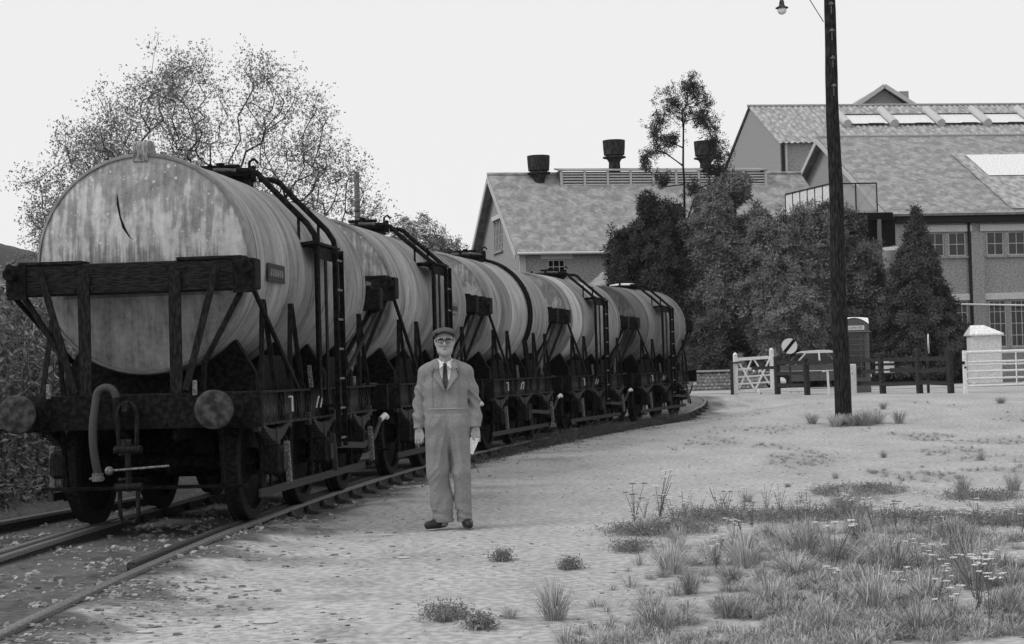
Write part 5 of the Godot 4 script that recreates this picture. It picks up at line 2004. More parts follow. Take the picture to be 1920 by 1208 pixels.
func kiosk() -> void:
	var t := thing("telephone_kiosk", "dark telephone kiosk with domed pale roof behind the lamp pole", "kiosk", Vector3(10.62, gh(10.62, -54), -54), deg_to_rad(-8))
	var s := B()
	var W := 0.46
	for sx in [-1.0, 1.0]:
		for sz in [-1.0, 1.0]:
			box(s, Vector3(sx * (W - 0.05), 0.93, sz * (W - 0.05)), Vector3(0.1, 1.86, 0.1), Basis.IDENTITY, 0.012)
	box(s, Vector3(0, 0.08, 0), Vector3(W * 2.06, 0.2, W * 2.06), Basis.IDENTITY, 0.02)
	box(s, Vector3(0, 1.90, 0), Vector3(W * 2.08, 0.05, W * 2.08), Basis.IDENTITY, 0.01)
	box(s, Vector3(0, 2.01, 0), Vector3(W * 1.96, 0.2, W * 1.96))
	part("casing", s, M.kiosk, t)
	s = B()
	box(s, Vector3(0, 1.885, 0), Vector3(W * 2.14, 0.03, W * 2.14), Basis.IDENTITY, 0.006)
	part("cornice", s, M.strut, t)
	s = B()
	# domed roof with a segmental front on every face
	var n := 12
	for i in n:
		for j in n:
			var q := []
			for c in [[i, j], [i + 1, j], [i + 1, j + 1], [i, j + 1]]:
				var x: float = (c[0] / float(n) * 2.0 - 1.0)
				var z: float = (c[1] / float(n) * 2.0 - 1.0)
				q.append(Vector3(x * W, 2.12 + 0.2 * maxf(1.0 - x * x, 1.0 - z * z) + 0.03 * (1.0 - x * x) * (1.0 - z * z), z * W))
			quad(s, q[0], q[3], q[2], q[1])
	part("roof", s, M.white, t)
	for k in 4:
		s = B()
		var poly := PackedVector2Array([Vector2(-W, 2.08)])
		for i in n + 1:
			var x := i / float(n) * 2.0 - 1.0
			poly.append(Vector2(x * W * 0.97, 2.105 + 0.19 * (1.0 - x * x)))
		poly.append(Vector2(W, 2.08))
		prism(s, poly, 0.02, Transform3D(Basis(Vector3.UP, k * PI * 0.5), Basis(Vector3.UP, k * PI * 0.5) * Vector3(0, 0, W - 0.03)))
		part("pediment", s, M.kiosk, t)
	for k in 4:
		var turn := Basis(Vector3.UP, k * PI * 0.5)
		s = B()
		box(s, turn * Vector3(0, 2.01, W - 0.012), Vector3(0.64, 0.13, 0.02), turn)
		var sg := part("sign_panel", s, M.sign_white, t)
		var tm := TextMesh.new()
		tm.text = "TELEPHONE"
		var font := SystemFont.new()
		font.font_names = PackedStringArray(["Droid Serif"])
		tm.font = font
		tm.font_size = 16
		tm.pixel_size = 0.0058
		tm.depth = 0.003
		var o := MeshInstance3D.new()
		o.name = "lettering"
		o.mesh = tm
		o.material_override = M.black
		o.transform = Transform3D(turn, turn * Vector3(0, 2.01, W + 0.001))
		sg.add_child(o, true)
		var door := B()
		box(door, turn * Vector3(-0.34, 1.0, W - 0.04), Vector3(0.05, 1.66, 0.03), turn)
		box(door, turn * Vector3(0.34, 1.0, W - 0.04), Vector3(0.05, 1.66, 0.03), turn)
		box(door, turn * Vector3(0, 0.31, W - 0.04), Vector3(0.64, 0.26, 0.03), turn)
		var dr := part("door" if k == 0 else "side_frame", door, M.kiosk, t)
		for j in 9:
			s = B()
			box(s, turn * Vector3(0, 0.46 + j * 0.172, W - 0.04), Vector3(0.64, 0.022, 0.02), turn)
			part("glazing_bar", s, M.kiosk, dr)
		for x in [-0.2, 0.2]:
			s = B()
			box(s, turn * Vector3(x, 1.14, W - 0.042), Vector3(0.022, 1.4, 0.018), turn)
			part("glazing_bar", s, M.kiosk, dr)
		s = B()
		box(s, turn * Vector3(0, 1.14, W - 0.05), Vector3(0.63, 1.4, 0.004), turn)
		part("pane", s, M.glass, dr)
	s = B()
	box(s, Vector3(0.0, 1.15, -0.3), Vector3(0.5, 0.6, 0.1))
	box(s, Vector3(-0.1, 1.3, -0.22), Vector3(0.2, 0.25, 0.1))
	part("telephone_panel", s, M.strut, t)

func car() -> void:
	var t := thing("parked_car", "dark saloon car with pale roof parked side-on behind the fence", "car", Vector3(11.05, 0.47, -64.5), deg_to_rad(3))
	# side view, nose to -x; sections lofted across the width
	var s := B()
	var low := [[-2.02, 0.32], [-2.05, 0.55], [-2.0, 0.74], [-1.85, 0.82], [-1.0, 0.88], [-0.72, 0.90], [1.05, 0.92], [1.35, 0.90], [1.95, 0.84], [2.04, 0.66], [2.02, 0.34], [1.65, 0.24]]
	var arch := func(cx: float) -> Array:
		var o := []
		for k in 9:
			var a := PI * k / 8.0
			o.append([cx + cos(a) * 0.36, 0.28 + sin(a) * 0.36])
		return o
	var side := PackedVector2Array()
	for p in low:
		side.append(Vector2(p[0], p[1]))
	for p in arch.call(1.28):
		side.append(Vector2(p[0], p[1]))
	for p in arch.call(-1.24):
		side.append(Vector2(p[0], p[1]))
	side.append(Vector2(-1.7, 0.24))
	prism(s, side, 1.42)
	part("body", s, M.car, t)
	for sd in [-1.0, 1.0]:
		s = B()
		var inner := PackedVector2Array()
		for p in side:
			inner.append(Vector2(p.x * 0.985, 0.5 + (p.y - 0.5) * 0.95))
		prism(s, inner, 0.06, Transform3D(Basis.IDENTITY, Vector3(0, 0, sd * 0.735)))
		part("flank", s, M.car, t)
		s = B()
		box(s, Vector3(0, 0.66, sd * 0.772), Vector3(3.7, 0.03, 0.012))
		part("trim_strip", s, M.chrome, t)
		s = B()
		box(s, Vector3(0.15, 0.6, sd * 0.768), Vector3(0.012, 0.56, 0.004))
		part("door_gap", s, M.black, t)
		# pillars
		var roof_y := 1.34
		for q in [[-0.72, 0.9, -0.28, roof_y], [0.2, 0.92, 0.2, roof_y], [1.15, 0.92, 0.72, roof_y]]:
			s = B()
			bar(s, Vector3(q[0], q[1], sd * 0.68), Vector3(q[2], q[3], sd * 0.58), 0.06, 0.05)
			part("pillar", s, M.car_roof if q[0] > 1.0 else M.chrome, t)
		s = B()
		quad(s, Vector3(-0.66, 0.92, sd * 0.675), Vector3(-0.26, roof_y, sd * 0.575), Vector3(0.72, roof_y, sd * 0.575), Vector3(1.1, 0.94, sd * 0.675))
		part("side_window", s, M.glass, t)
	s = B()
	var top := PackedVector2Array([Vector2(-0.42, 1.33), Vector2(-0.2, 1.40), Vector2(0.2, 1.425), Vector2(0.6, 1.41), Vector2(0.92, 1.33), Vector2(0.86, 1.31), Vector2(-0.36, 1.31)])
	prism(s, top, 1.2)
	part("roof", s, M.car_roof, t)
	s = B()
	quad(s, Vector3(-0.74, 0.9, -0.64), Vector3(-0.34, 1.33, -0.56), Vector3(-0.34, 1.33, 0.56), Vector3(-0.74, 0.9, 0.64))
	part("windscreen", s, M.glass, t)
	s = B()
	quad(s, Vector3(1.16, 0.92, -0.62), Vector3(0.78, 1.32, -0.55), Vector3(0.78, 1.32, 0.55), Vector3(1.16, 0.92, 0.62))
	part("rear_window", s, M.glass, t)
	s = B()
	for x in [-0.25, 0.55]:
		box(s, Vector3(x, 0.95, 0), Vector3(0.14, 0.5, 1.15), Basis.from_euler(Vector3(0, 0, -0.15)), 0.04)
	part("seats", s, M.fence, t)
	for x in [-1.24, 1.28]:
		for sd in [-1.0, 1.0]:
			s = B()
			lathe(s, [Vector2(0.17, -0.08), Vector2(0.27, -0.08), Vector2(0.30, -0.05), Vector2(0.30, 0.05), Vector2(0.27, 0.08), Vector2(0.17, 0.08)], ring_xf(Vector3(x, 0.29, sd * 0.66), Vector3(0, 0, sd)), 24)
			var w := part("wheel", s, M.rubber, t)
			s = B()
			lathe(s, [Vector2(0.18, 0.06), Vector2(0.15, 0.09), Vector2(0.10, 0.10), Vector2(0.07, 0.115), Vector2(0, 0.12)], ring_xf(Vector3(x, 0.29, sd * 0.66), Vector3(0, 0, sd)), 20, true)
			part("hub_cap", s, M.chrome, w)
	for e in [-1.0, 1.0]:
		s = B()
		box(s, Vector3(e * 2.08, 0.42, 0), Vector3(0.07, 0.12, 1.5), Basis.IDENTITY, 0.025)
		part("bumper", s, M.chrome, t)
		for sd in [-1.0, 1.0]:
			s = B()
			cyl(s, Vector3(e * 2.0, 0.66, sd * 0.55), Vector3(e * 2.07, 0.66, sd * 0.55), 0.09, 14)
			part("headlight" if e < 0 else "tail_light", s, M.chrome, t)

# ---------------------------------------------------------------- lamp pole in the yard
func make_pole() -> void:
	var base := Vector3(6.72, gh(6.72, -35.5), -35.5)
	var t := thing("lamp_pole", "tall dark wooden pole with a swan-neck yard lamp standing in the yard", "lamp pole", base)
	var s := B()
	var pts := []
	var rad := []
	for k in 24:
		var y := -0.3 + k * 0.44
		pts.append(Vector3(0.012 * sin(k * 0.7), y, 0.012 * cos(k * 1.1)))
		rad.append((0.180 if k > 1 else 0.172) - 0.0032 * k + 0.003 * sin(k * 2.3))
	tube(s, pts, rad, 18)
	var wood := mat(0.022, 0.9, ntex("pole", 0.45, FastNoiseLite.TYPE_SIMPLEX_SMOOTH, 0.02, 6), Vector3(3, 0.35, 3), 0.5)
	part("shaft", s, wood, t)
	# step bolts up the camera side
	for y in [8.62, 8.07, 7.50, 6.93]:
		s = B()
		var r := 0.135
		box(s, Vector3(0.01, y, r), Vector3(0.1, 0.025, 0.05), Basis.IDENTITY, 0.008)
		prism(s, PackedVector2Array([Vector2(-0.05, -0.012), Vector2(0.05, -0.012), Vector2(0, 0.04)]), 0.03, Transform3D(Basis.IDENTITY, Vector3(0.01, y + 0.02, r)))
		box(s, Vector3(0.01, y - 0.1, r - 0.008), Vector3(0.016, 0.2, 0.016))
		part("pole_step", s, M.strut, t)
	# swan-neck arm above the picture
	s = B()
	tube(s, [Vector3(0, 9.2, 0), Vector3(-0.3, 9.35, 0), Vector3(-0.7, 9.36, 0), Vector3(-0.93, 9.25, 0), Vector3(-0.98, 9.05, 0), Vector3(-0.98, 8.78, 0)], 0.014, 8)
	part("arm", s, M.strut, t)
	s = B()
	tube(s, [Vector3(-0.13, 8.28, 0), Vector3(-0.72, 9.3, 0)], 0.009, 6)
	part("stay", s, M.iron, t)
	s = B()
	lathe(s, [Vector2(0.0, 0.16), Vector2(0.035, 0.16), Vector2(0.05, 0.12), Vector2(0.055, 0.06), Vector2(0.07, 0.03), Vector2(0.13, 0.0), Vector2(0.135, -0.012), Vector2(0.12, -0.012), Vector2(0.06, 0.01)], Transform3D(Basis.IDENTITY, Vector3(-0.98, 8.60, 0)), 20)
	var sh := part("lamp_shade", s, M.buffer, t)
	s = B()
	ball(s, Vector3(-0.98, 8.54, 0), Vector3(0.095, 0.085, 0.095), 16)
	part("globe", s, M.skylight, sh)
	t = thing("telegraph_post", "slim telegraph post showing between tree and second tank", "post", Vector3(-4.38, 0.9, -50))
	s = B()
	tube(s, [Vector3(0.02, -0.4, 0), Vector3(0, 3.2, 0), Vector3(0, 6.4, 0)], [0.12, 0.1, 0.075], 12)
	part("shaft", s, M.strut, t)
	for y in [5.75, 5.45, 5.15]:
		for sd in [-1.0, 1.0]:
			s = B()
			tube(s, [Vector3(sd * 0.06, y - 0.06, 0.0), Vector3(sd * 0.17, y - 0.04, 0.0), Vector3(sd * 0.17, y + 0.03, 0)], 0.01, 6)
			lathe(s, [Vector2(0.04, 0), Vector2(0.035, 0.08), Vector2(0.0, 0.1)], Transform3D(Basis.IDENTITY, Vector3(sd * 0.17, y + 0.03, 0)), 8)
			part("insulator", s, M.strut, t)

# ---------------------------------------------------------------- the man in overalls
class Field:
	var a := PackedVector3Array()
	var b := PackedVector3Array()
	var ra := PackedFloat32Array()
	var rb := PackedFloat32Array()
	var sz := PackedFloat32Array()
	var k := 0.03
	func bone(p: Vector3, q: Vector3, r0: float, r1: float, zs := 1.0) -> void:
		a.append(Vector3(p.x, p.y, p.z * zs)); b.append(Vector3(q.x, q.y, q.z * zs)); ra.append(r0); rb.append(r1); sz.append(zs)
	func chain(pts: Array, zs := 1.0) -> void:
		for i in pts.size() - 1:
			bone(pts[i][0], pts[i + 1][0], pts[i][1], pts[i + 1][1], zs)
	func at(p: Vector3) -> float:
		var d := 1e3
		for i in a.size():
			var q := Vector3(p.x, p.y, p.z * sz[i])
			var ab := b[i] - a[i]
			var h := clampf((q - a[i]).dot(ab) / maxf(ab.length_squared(), 1e-9), 0.0, 1.0)
			var e := q.distance_to(a[i] + ab * h) - lerpf(ra[i], rb[i], h)
			if e < d + k:
				var m := maxf(k - absf(d - e), 0.0) / k
				d = minf(d, e) - m * m * k * 0.25
		return d

func net(f: Callable, lo: Vector3, hi: Vector3, c: float, verts: PackedVector3Array, idx: PackedInt32Array) -> void:
	var nx := int((hi.x - lo.x) / c / 4.0 + 1) * 4
	var ny := int((hi.y - lo.y) / c / 4.0 + 1) * 4
	var nz := int((hi.z - lo.z) / c / 4.0 + 1) * 4
	var sx := 1
	var sy := nx + 1
	var sz := (nx + 1) * (ny + 1)
	var val := PackedFloat32Array()
	val.resize(sz * (nz + 1))
	val.fill(1.0)
	var known := PackedByteArray()
	known.resize(val.size())
	var live := []
	for bz in nz / 4:
		for by in ny / 4:
			for bx in nx / 4:
				var v: float = f.call(lo + Vector3(bx * 4 + 2, by * 4 + 2, bz * 4 + 2) * c)
				var near := absf(v) < c * 7.0
				if near:
					live.append(Vector3i(bx, by, bz) * 4)
				for z in range(bz * 4, bz * 4 + 5):
					for y in range(by * 4, by * 4 + 5):
						for x in range(bx * 4, bx * 4 + 5):
							var i := x + y * sy + z * sz
							if near:
								if known[i] != 1:
									val[i] = f.call(lo + Vector3(x, y, z) * c)
									known[i] = 1
							elif known[i] == 0:
								val[i] = v
								known[i] = 2
	var cell := {}
	var corner := [0, sx, sy, sx + sy, sz, sx + sz, sy + sz, sx + sy + sz]
	var off := [Vector3(0, 0, 0), Vector3(1, 0, 0), Vector3(0, 1, 0), Vector3(1, 1, 0), Vector3(0, 0, 1), Vector3(1, 0, 1), Vector3(0, 1, 1), Vector3(1, 1, 1)]
	var edges := [[0, 1], [2, 3], [4, 5], [6, 7], [0, 2], [1, 3], [4, 6], [5, 7], [0, 4], [1, 5], [2, 6], [3, 7]]
	for L in live:
		for z in range(L.z, L.z + 4):
			for y in range(L.y, L.y + 4):
				for x in range(L.x, L.x + 4):
					var i: int = x + y * sy + z * sz
					var mask := 0
					for k in 8:
						if val[i + corner[k]] < 0.0:
							mask |= 1 << k
					if mask == 0 or mask == 255:
						continue
					var p := Vector3.ZERO
					var n := 0
					for e in edges:
						var v0 := val[i + corner[e[0]]]
						var v1 := val[i + corner[e[1]]]
						if (v0 < 0.0) != (v1 < 0.0):
							p += (off[e[0]] as Vector3).lerp(off[e[1]], v0 / (v0 - v1))
							n += 1
					cell[i] = verts.size()
					verts.append(lo + (Vector3(x, y, z) + p / n) * c)
	for i in cell:
		for ax in 3:
			var st: int = [sx, sy, sz][ax]
			var u: int = [sy, sz, sx][ax]
			var v: int = [sz, sx, sy][ax]
			if i + st >= val.size():
				continue
			if (val[i] < 0.0) != (val[i + st] < 0.0):
				if cell.has(i - u) and cell.has(i - v) and cell.has(i - u - v):
					var q := [cell[i], cell[i - u], cell[i - u - v], cell[i - v]]
					if val[i] < 0.0:
						idx.append_array([q[0], q[2], q[1], q[0], q[3], q[2]])
					else:
						idx.append_array([q[0], q[1], q[2], q[0], q[2], q[3]])

func net_mesh(verts: PackedVector3Array, idx: PackedInt32Array) -> Mesh:
	var nrm := PackedVector3Array()
	nrm.resize(verts.size())
	for i in range(0, idx.size(), 3):
		var n := (verts[idx[i + 2]] - verts[idx[i]]).cross(verts[idx[i + 1]] - verts[idx[i]])
		for k in 3:
			nrm[idx[i + k]] += n
	for i in nrm.size():
		nrm[i] = nrm[i].normalized()
	var arr := []
	arr.resize(Mesh.ARRAY_MAX)
	arr[Mesh.ARRAY_VERTEX] = verts
	arr[Mesh.ARRAY_NORMAL] = nrm
	arr[Mesh.ARRAY_INDEX] = idx
	var am := ArrayMesh.new()
	am.add_surface_from_arrays(Mesh.PRIMITIVE_TRIANGLES, arr)
	return am

var suit: Field
var sleeves: Field
var leg_l: Field
var leg_r: Field
var folds: FastNoiseLite

func smin(a: float, b: float, k: float) -> float:
	var m := maxf(k - absf(a - b), 0.0) / k
	return minf(a, b) - m * m * k * 0.25

func suit_d(p: Vector3) -> float:
	var d := suit.at(p)
	if p.y < 1.05:
		var legs := smin(leg_l.at(p), leg_r.at(p), lerpf(0.008, 0.03, smoothstep(0.6, 0.85, p.y)))
		d = smin(d, legs, 0.05)
	if absf(p.x) > 0.1 and p.y > 0.75:
		d = smin(d, sleeves.at(p), lerpf(0.006, 0.06, smoothstep(1.24, 1.38, p.y)))
	if absf(d) < 0.05:
		# creases: across the sleeves and knees, down from the crotch, bunched over the shoes
		var f := 0.0
		if p.y < 0.16:
			f = 0.0035 * sin(p.y * 110.0 + 3.0 * folds.get_noise_3d(p.x * 5.0, p.y * 4.0, p.z * 5.0) + 16.0 * p.x)
		elif absf(p.x) > 0.185 and p.y > 0.86:
			f = 0.011 * (1.0 - 2.4 * absf(folds.get_noise_3d(p.x * 3.0, p.y * 9.0 + p.x * 10.0, p.z * 4.0))) * (1.0 - 0.7 * smoothstep(1.15, 1.36, p.y))
		elif p.y < 1.0:
			f = 0.011 * (1.0 - 2.0 * absf(folds.get_noise_3d(p.x * 4.5 + (p.x - 0.03) * p.y * 6.0, p.y * 2.0, p.z * 3.5)))
			f += 0.007 * (1.0 - 2.0 * absf(folds.get_noise_3d(p.x * 3.0, p.y * 6.0 + signf(p.x - 0.03) * p.x * 7.0 + 40.0, p.z * 3.0))) * (smoothstep(0.62, 0.5, p.y) + smoothstep(0.7, 0.85, p.y))
		else:
			f = 0.006 * (1.0 - 2.0 * absf(folds.get_noise_3d(p.x * 5.0, p.y * 2.2 + 9.0, p.z * 3.0))) - 0.002
		d -= f
		# hems
		d = maxf(d, 0.055 - p.y)
	if p.y < 0.9 and absf(p.x - 0.0) > 0.2:
		d = maxf(d, 0.885 - p.y)
	return d

func front_z(x: float, y: float) -> float:
	var z := 0.25
	for i in 40:
		var d := suit_d(Vector3(x, y, z))
		if d < 0.0008:
			break
		z -= d * 0.6
	return z

# a cloth strip laid on the chest between two edges
func patch(s: SurfaceTool, e0: Array, e1: Array, off: float, n := 12, across := 5) -> void:
	var grid := []
	for i in n + 1:
		var t := i / float(n)
		var row := []
		var a := on_line(e0, t)
		var b := on_line(e1, t)
		for j in across + 1:
			var p := a.lerp(b, j / float(across))
			row.append(Vector3(p.x, p.y, front_z(p.x, p.y) + off))
		grid.append(row)
	s.set_smooth_group(1)
	for i in n:
		for j in across:
			quad(s, grid[i][j], grid[i][j + 1], grid[i + 1][j + 1], grid[i + 1][j])
	s.set_smooth_group(-1)
	var back := Vector3(0, 0, -off - 0.003)
	for i in n:
		quad(s, grid[i][0], grid[i + 1][0], grid[i + 1][0] + back, grid[i][0] + back)
		quad(s, grid[i][across], grid[i + 1][across], grid[i + 1][across] + back, grid[i][across] + back)
	for j in across:
		quad(s, grid[0][j], grid[0][j + 1], grid[0][j + 1] + back, grid[0][j] + back)
		quad(s, grid[n][j], grid[n][j + 1], grid[n][j + 1] + back, grid[n][j] + back)

func on_line(e: Array, t: float) -> Vector2:
	var f := t * (e.size() - 1)
	var i := mini(int(f), e.size() - 2)
	return (e[i] as Vector2).lerp(e[i + 1], f - i)

func v3(x: float, y: float, z: float) -> Vector3:
	return Vector3(x, y, z)

func make_person() -> void:
	folds = noise(FastNoiseLite.TYPE_SIMPLEX_SMOOTH, 1.0, 1, 3)
	var at := Vector3(-0.60, 0.0, -15.3)
	at.y = ground_h(at.x, 15.3) + 0.012
	var t := thing("person", "man in grey boiler suit, shirt, tie and flat cap standing before the wagons", "person", at, 0.03)
	# ---- boiler suit
	suit = Field.new()
	suit.k = 0.045
	for sd in [-1.0, 1.0]:
		suit.chain([[v3(sd * 0.055, 1.435, -0.02), 0.062], [v3(sd * 0.11, 1.37, -0.01), 0.082], [v3(sd * 0.085, 1.24, 0.0), 0.120], [v3(sd * 0.072, 1.05, 0.01), 0.120], [v3(sd * 0.075, 0.92, 0.0), 0.128]], 1.28)
		suit.bone(v3(sd * 0.07, 1.405, -0.01), v3(sd * 0.168, 1.368, -0.01), 0.062, 0.056, 1.15)
	sleeves = Field.new()
	sleeves.k = 0.03
	leg_l = Field.new()
	leg_r = Field.new()
	sleeves.chain([[v3(-0.174, 1.362, -0.01), 0.060], [v3(-0.212, 1.22, -0.02), 0.054], [v3(-0.236, 1.09, -0.02), 0.050], [v3(-0.243, 0.97, 0.02), 0.050], [v3(-0.242, 0.85, 0.05), 0.045]])
	sleeves.chain([[v3(0.178, 1.362, -0.01), 0.060], [v3(0.220, 1.22, -0.02), 0.055], [v3(0.246, 1.09, -0.02), 0.051], [v3(0.255, 0.97, 0.02), 0.049], [v3(0.252, 0.85, 0.055), 0.047]])
	leg_l.chain([[v3(-0.085, 0.90, 0.0), 0.125], [v3(-0.092, 0.74, 0.005), 0.108], [v3(-0.088, 0.50, 0.015), 0.092], [v3(-0.068, 0.28, 0.0), 0.088], [v3(-0.052, 0.04, -0.005), 0.092]])
	leg_r.chain([[v3(0.095, 0.90, 0.0), 0.122], [v3(0.112, 0.74, 0.005), 0.106], [v3(0.136, 0.50, 0.025), 0.088], [v3(0.142, 0.28, 0.01), 0.080], [v3(0.147, 0.04, -0.01), 0.078]])
	var vv := PackedVector3Array()
	var ii := PackedInt32Array()
	net(suit_d, v3(-0.36, 0.02, -0.2), v3(0.36, 1.54, 0.22), 0.008, vv, ii)
	var cloth := mat(0.235, 0.95, ntex("cloth", 0.93, FastNoiseLite.TYPE_SIMPLEX_SMOOTH, 0.03, 6), Vector3(2, 2, 2))
	cloth.rim_enabled = true
	cloth.rim = 0.25
	var suit_o := part("boiler_suit", net_mesh(vv, ii), cloth, t)
	# ---- skin: head, neck, arms and hands in one body
	var skin := Field.new()
	skin.k = 0.014
	var f := Field.new()
	f.k = 0.03
	f.bone(v3(0, 1.672, -0.022), v3(0, 1.668, 0.012), 0.078, 0.074)
	f.bone(v3(0, 1.640, 0.03), v3(0, 1.565, 0.050), 0.053, 0.032)
	f.bone(v3(-0.034, 1.565, 0.015), v3(0.0, 1.543, 0.058), 0.028, 0.026)
	f.bone(v3(0.034, 1.565, 0.015), v3(0.0, 1.543, 0.058), 0.028, 0.026)
	f.bone(v3(-0.052, 1.61, 0.0), v3(-0.034, 1.565, 0.015), 0.026, 0.028)
	f.bone(v3(0.052, 1.61, 0.0), v3(0.034, 1.565, 0.015), 0.026, 0.028)
	f.bone(v3(0, 1.57, -0.02), v3(0, 1.43, -0.03), 0.050, 0.056)
	var g := Field.new()
	g.k = 0.008
	g.bone(v3(0, 1.650, 0.083), v3(0, 1.614, 0.109), 0.0085, 0.0115)
	g.bone(v3(-0.012, 1.608, 0.096), v3(0.012, 1.608, 0.096), 0.0085, 0.0085)
	g.bone(v3(-0.046, 1.664, 0.064), v3(-0.012, 1.661, 0.082), 0.011, 0.011)
	g.bone(v3(0.046, 1.664, 0.064), v3(0.012, 1.661, 0.082), 0.011, 0.011)
	g.bone(v3(-0.046, 1.622, 0.058), v3(-0.030, 1.612, 0.070), 0.018, 0.016)
	g.bone(v3(0.046, 1.622, 0.058), v3(0.030, 1.612, 0.070), 0.018, 0.016)
	g.bone(v3(-0.019, 1.5785, 0.084), v3(0.019, 1.5785, 0.084), 0.0065, 0.0065)
	g.bone(v3(-0.016, 1.567, 0.083), v3(0.016, 1.567, 0.083), 0.0075, 0.0075)
	g.bone(v3(-0.010, 1.538, 0.076), v3(0.010, 1.538, 0.076), 0.013, 0.013)
	for sd in [-1.0, 1.0]:
		g.bone(v3(sd * 0.079, 1.655, -0.012), v3(sd * 0.076, 1.615, -0.004), 0.013, 0.009)
		g.bone(v3(sd * 0.086, 1.658, -0.024), v3(sd * 0.079, 1.62, -0.014), 0.007, 0.006)
	var head := func(p: Vector3) -> float:
		var d := f.at(p)
		var e := g.at(p)
		var m := maxf(0.012 - absf(d - e), 0.0) / 0.012
		d = minf(d, e) - m * m * 0.003
		for sd in [-1.0, 1.0]:
			var s := p.distance_to(v3(sd * 0.031, 1.643, 0.096)) - 0.0165
			m = maxf(0.010 - absf(d + s), 0.0) / 0.010
			d = maxf(d, -s) + m * m * 0.0025
		# mouth line
		if absf(p.x) < 0.026 and p.z > 0.07:
			d = maxf(d, -(Vector2(p.y - 1.5725, p.z - 0.0925).length() - 0.005))
		return d
	vv = PackedVector3Array()
	ii = PackedInt32Array()
	net(head, v3(-0.11, 1.44, -0.12), v3(0.11, 1.77, 0.14), 0.0033, vv, ii)
	# hands
	var hand := func(side: float, wrist: Vector3, grip: float) -> Field:
		var h := Field.new()
		h.k = 0.004
		h.bone(wrist + v3(0, 0.08, -0.02), wrist, 0.030, 0.026)
		for j in 4:
			var x := (j - 1.5) * 0.0200
			var kn := wrist + v3(x, -0.078 + absf(j - 1.2) * 0.004, 0.014)
			h.bone(wrist + v3(x * 0.75, -0.005, 0), kn, 0.0135, 0.0115)
			var l: float = [0.9, 1.0, 0.95, 0.78][j if side < 0 else 3 - j]
			var p1 := kn + v3(x * 0.05, -0.036 * l, 0.004 - 0.014 * grip)
			var p2 := p1 + v3(0, -0.012 * l, -0.024 * l)
			var p3 := p2 + v3(0, 0.012 * l, -0.018 * l)
			h.bone(kn, p1, 0.0098, 0.0086)
			h.bone(p1, p2, 0.0086, 0.0080)
			h.bone(p2, p3, 0.0080, 0.0070)
		var inn := -side
		h.bone(wrist + v3(inn * 0.020, -0.015, 0.006), wrist + v3(inn * 0.036, -0.052, 0.020), 0.0155, 0.0125)
		h.bone(wrist + v3(inn * 0.036, -0.052, 0.020), wrist + v3(inn * (0.034 - 0.012 * grip), -0.080, 0.026), 0.0120, 0.0100)
		h.bone(wrist + v3(inn * (0.034 - 0.012 * grip), -0.080, 0.026), wrist + v3(inn * (0.026 - 0.016 * grip), -0.103, 0.024), 0.0098, 0.0080)
		return h
	var wl := v3(-0.243, 0.872, 0.045)
	var wr := v3(0.252, 0.872, 0.050)
	var hl: Field = hand.call(-1.0, wl, 0.4)
	var hr: Field = hand.call(1.0, wr, 1.0)
	net(func(p: Vector3) -> float: return hl.at(p), wl + v3(-0.06, -0.155, -0.07), wl + v3(0.065, 0.05, 0.06), 0.003, vv, ii)
	net(func(p: Vector3) -> float: return hr.at(p), wr + v3(-0.065, -0.155, -0.07), wr + v3(0.06, 0.05, 0.06), 0.003, vv, ii)
	var body := Field.new()
	body.k = 0.03
	body.chain([[v3(0, 1.46, -0.03), 0.05], [v3(0, 1.36, -0.02), 0.05], [v3(0, 1.1, -0.01), 0.06], [v3(0, 0.93, -0.01), 0.06]])
	for q in [[hl, wl, -1.0], [hr, wr, 1.0]]:
		var w: Vector3 = q[1]
		body.chain([[v3(0, 1.37, -0.02), 0.05], [v3(q[2] * 0.172, 1.36, -0.01), 0.040], [v3(q[2] * 0.245, 1.09, -0.02), 0.033], [w + v3(0, 0.03, -0.008), 0.026]])
	body.chain([[v3(-0.08, 0.93, 0), 0.08], [v3(-0.088, 0.5, 0.015), 0.06], [v3(-0.055, 0.1, -0.01), 0.04]])
	body.chain([[v3(0.09, 0.93, 0), 0.08], [v3(0.136, 0.5, 0.02), 0.06], [v3(0.147, 0.1, -0.01), 0.04]])
	net(func(p: Vector3) -> float: return body.at(p), v3(-0.34, 0.03, -0.16), v3(0.34, 1.53, 0.16), 0.013, vv, ii)
	var flesh := mat(0.36, 0.6, ntex("skin", 0.93, FastNoiseLite.TYPE_SIMPLEX_SMOOTH, 0.02, 5), Vector3(5, 5, 5))
	flesh.subsurf_scatter_enabled = true
	flesh.subsurf_scatter_strength = 0.15
	part("body", net_mesh(vv, ii), flesh, t)
	var s: SurfaceTool
	# eyes
	for sd in [-1.0, 1.0]:
		s = B()
		ball(s, v3(sd * 0.0305, 1.6425, 0.0765), v3(0.0125, 0.0085, 0.009), 12)
		var ey := part("eye", s, mat(0.45, 0.3), t)
		s = B()
		ball(s, v3(sd * 0.0305, 1.6425, 0.0835), v3(0.0052, 0.0055, 0.003), 10)
		part("iris", s, M.black, ey)
	# grey hair at the temples and nape
	var hair := Field.new()
	hair.k = 0.01
	for sd in [-1.0, 1.0]:
		hair.chain([[v3(sd * 0.066, 1.69, 0.03), 0.010], [v3(sd * 0.073, 1.655, 0.016), 0.008], [v3(sd * 0.071, 1.635, 0.016), 0.005]])
		hair.chain([[v3(sd * 0.070, 1.69, -0.01), 0.014], [v3(sd * 0.066, 1.65, -0.045), 0.018], [v3(sd * 0.04, 1.60, -0.075), 0.02]])
	hair.bone(v3(-0.04, 1.62, -0.08), v3(0.04, 1.62, -0.08), 0.024, 0.024)
	vv = PackedVector3Array()
	ii = PackedInt32Array()
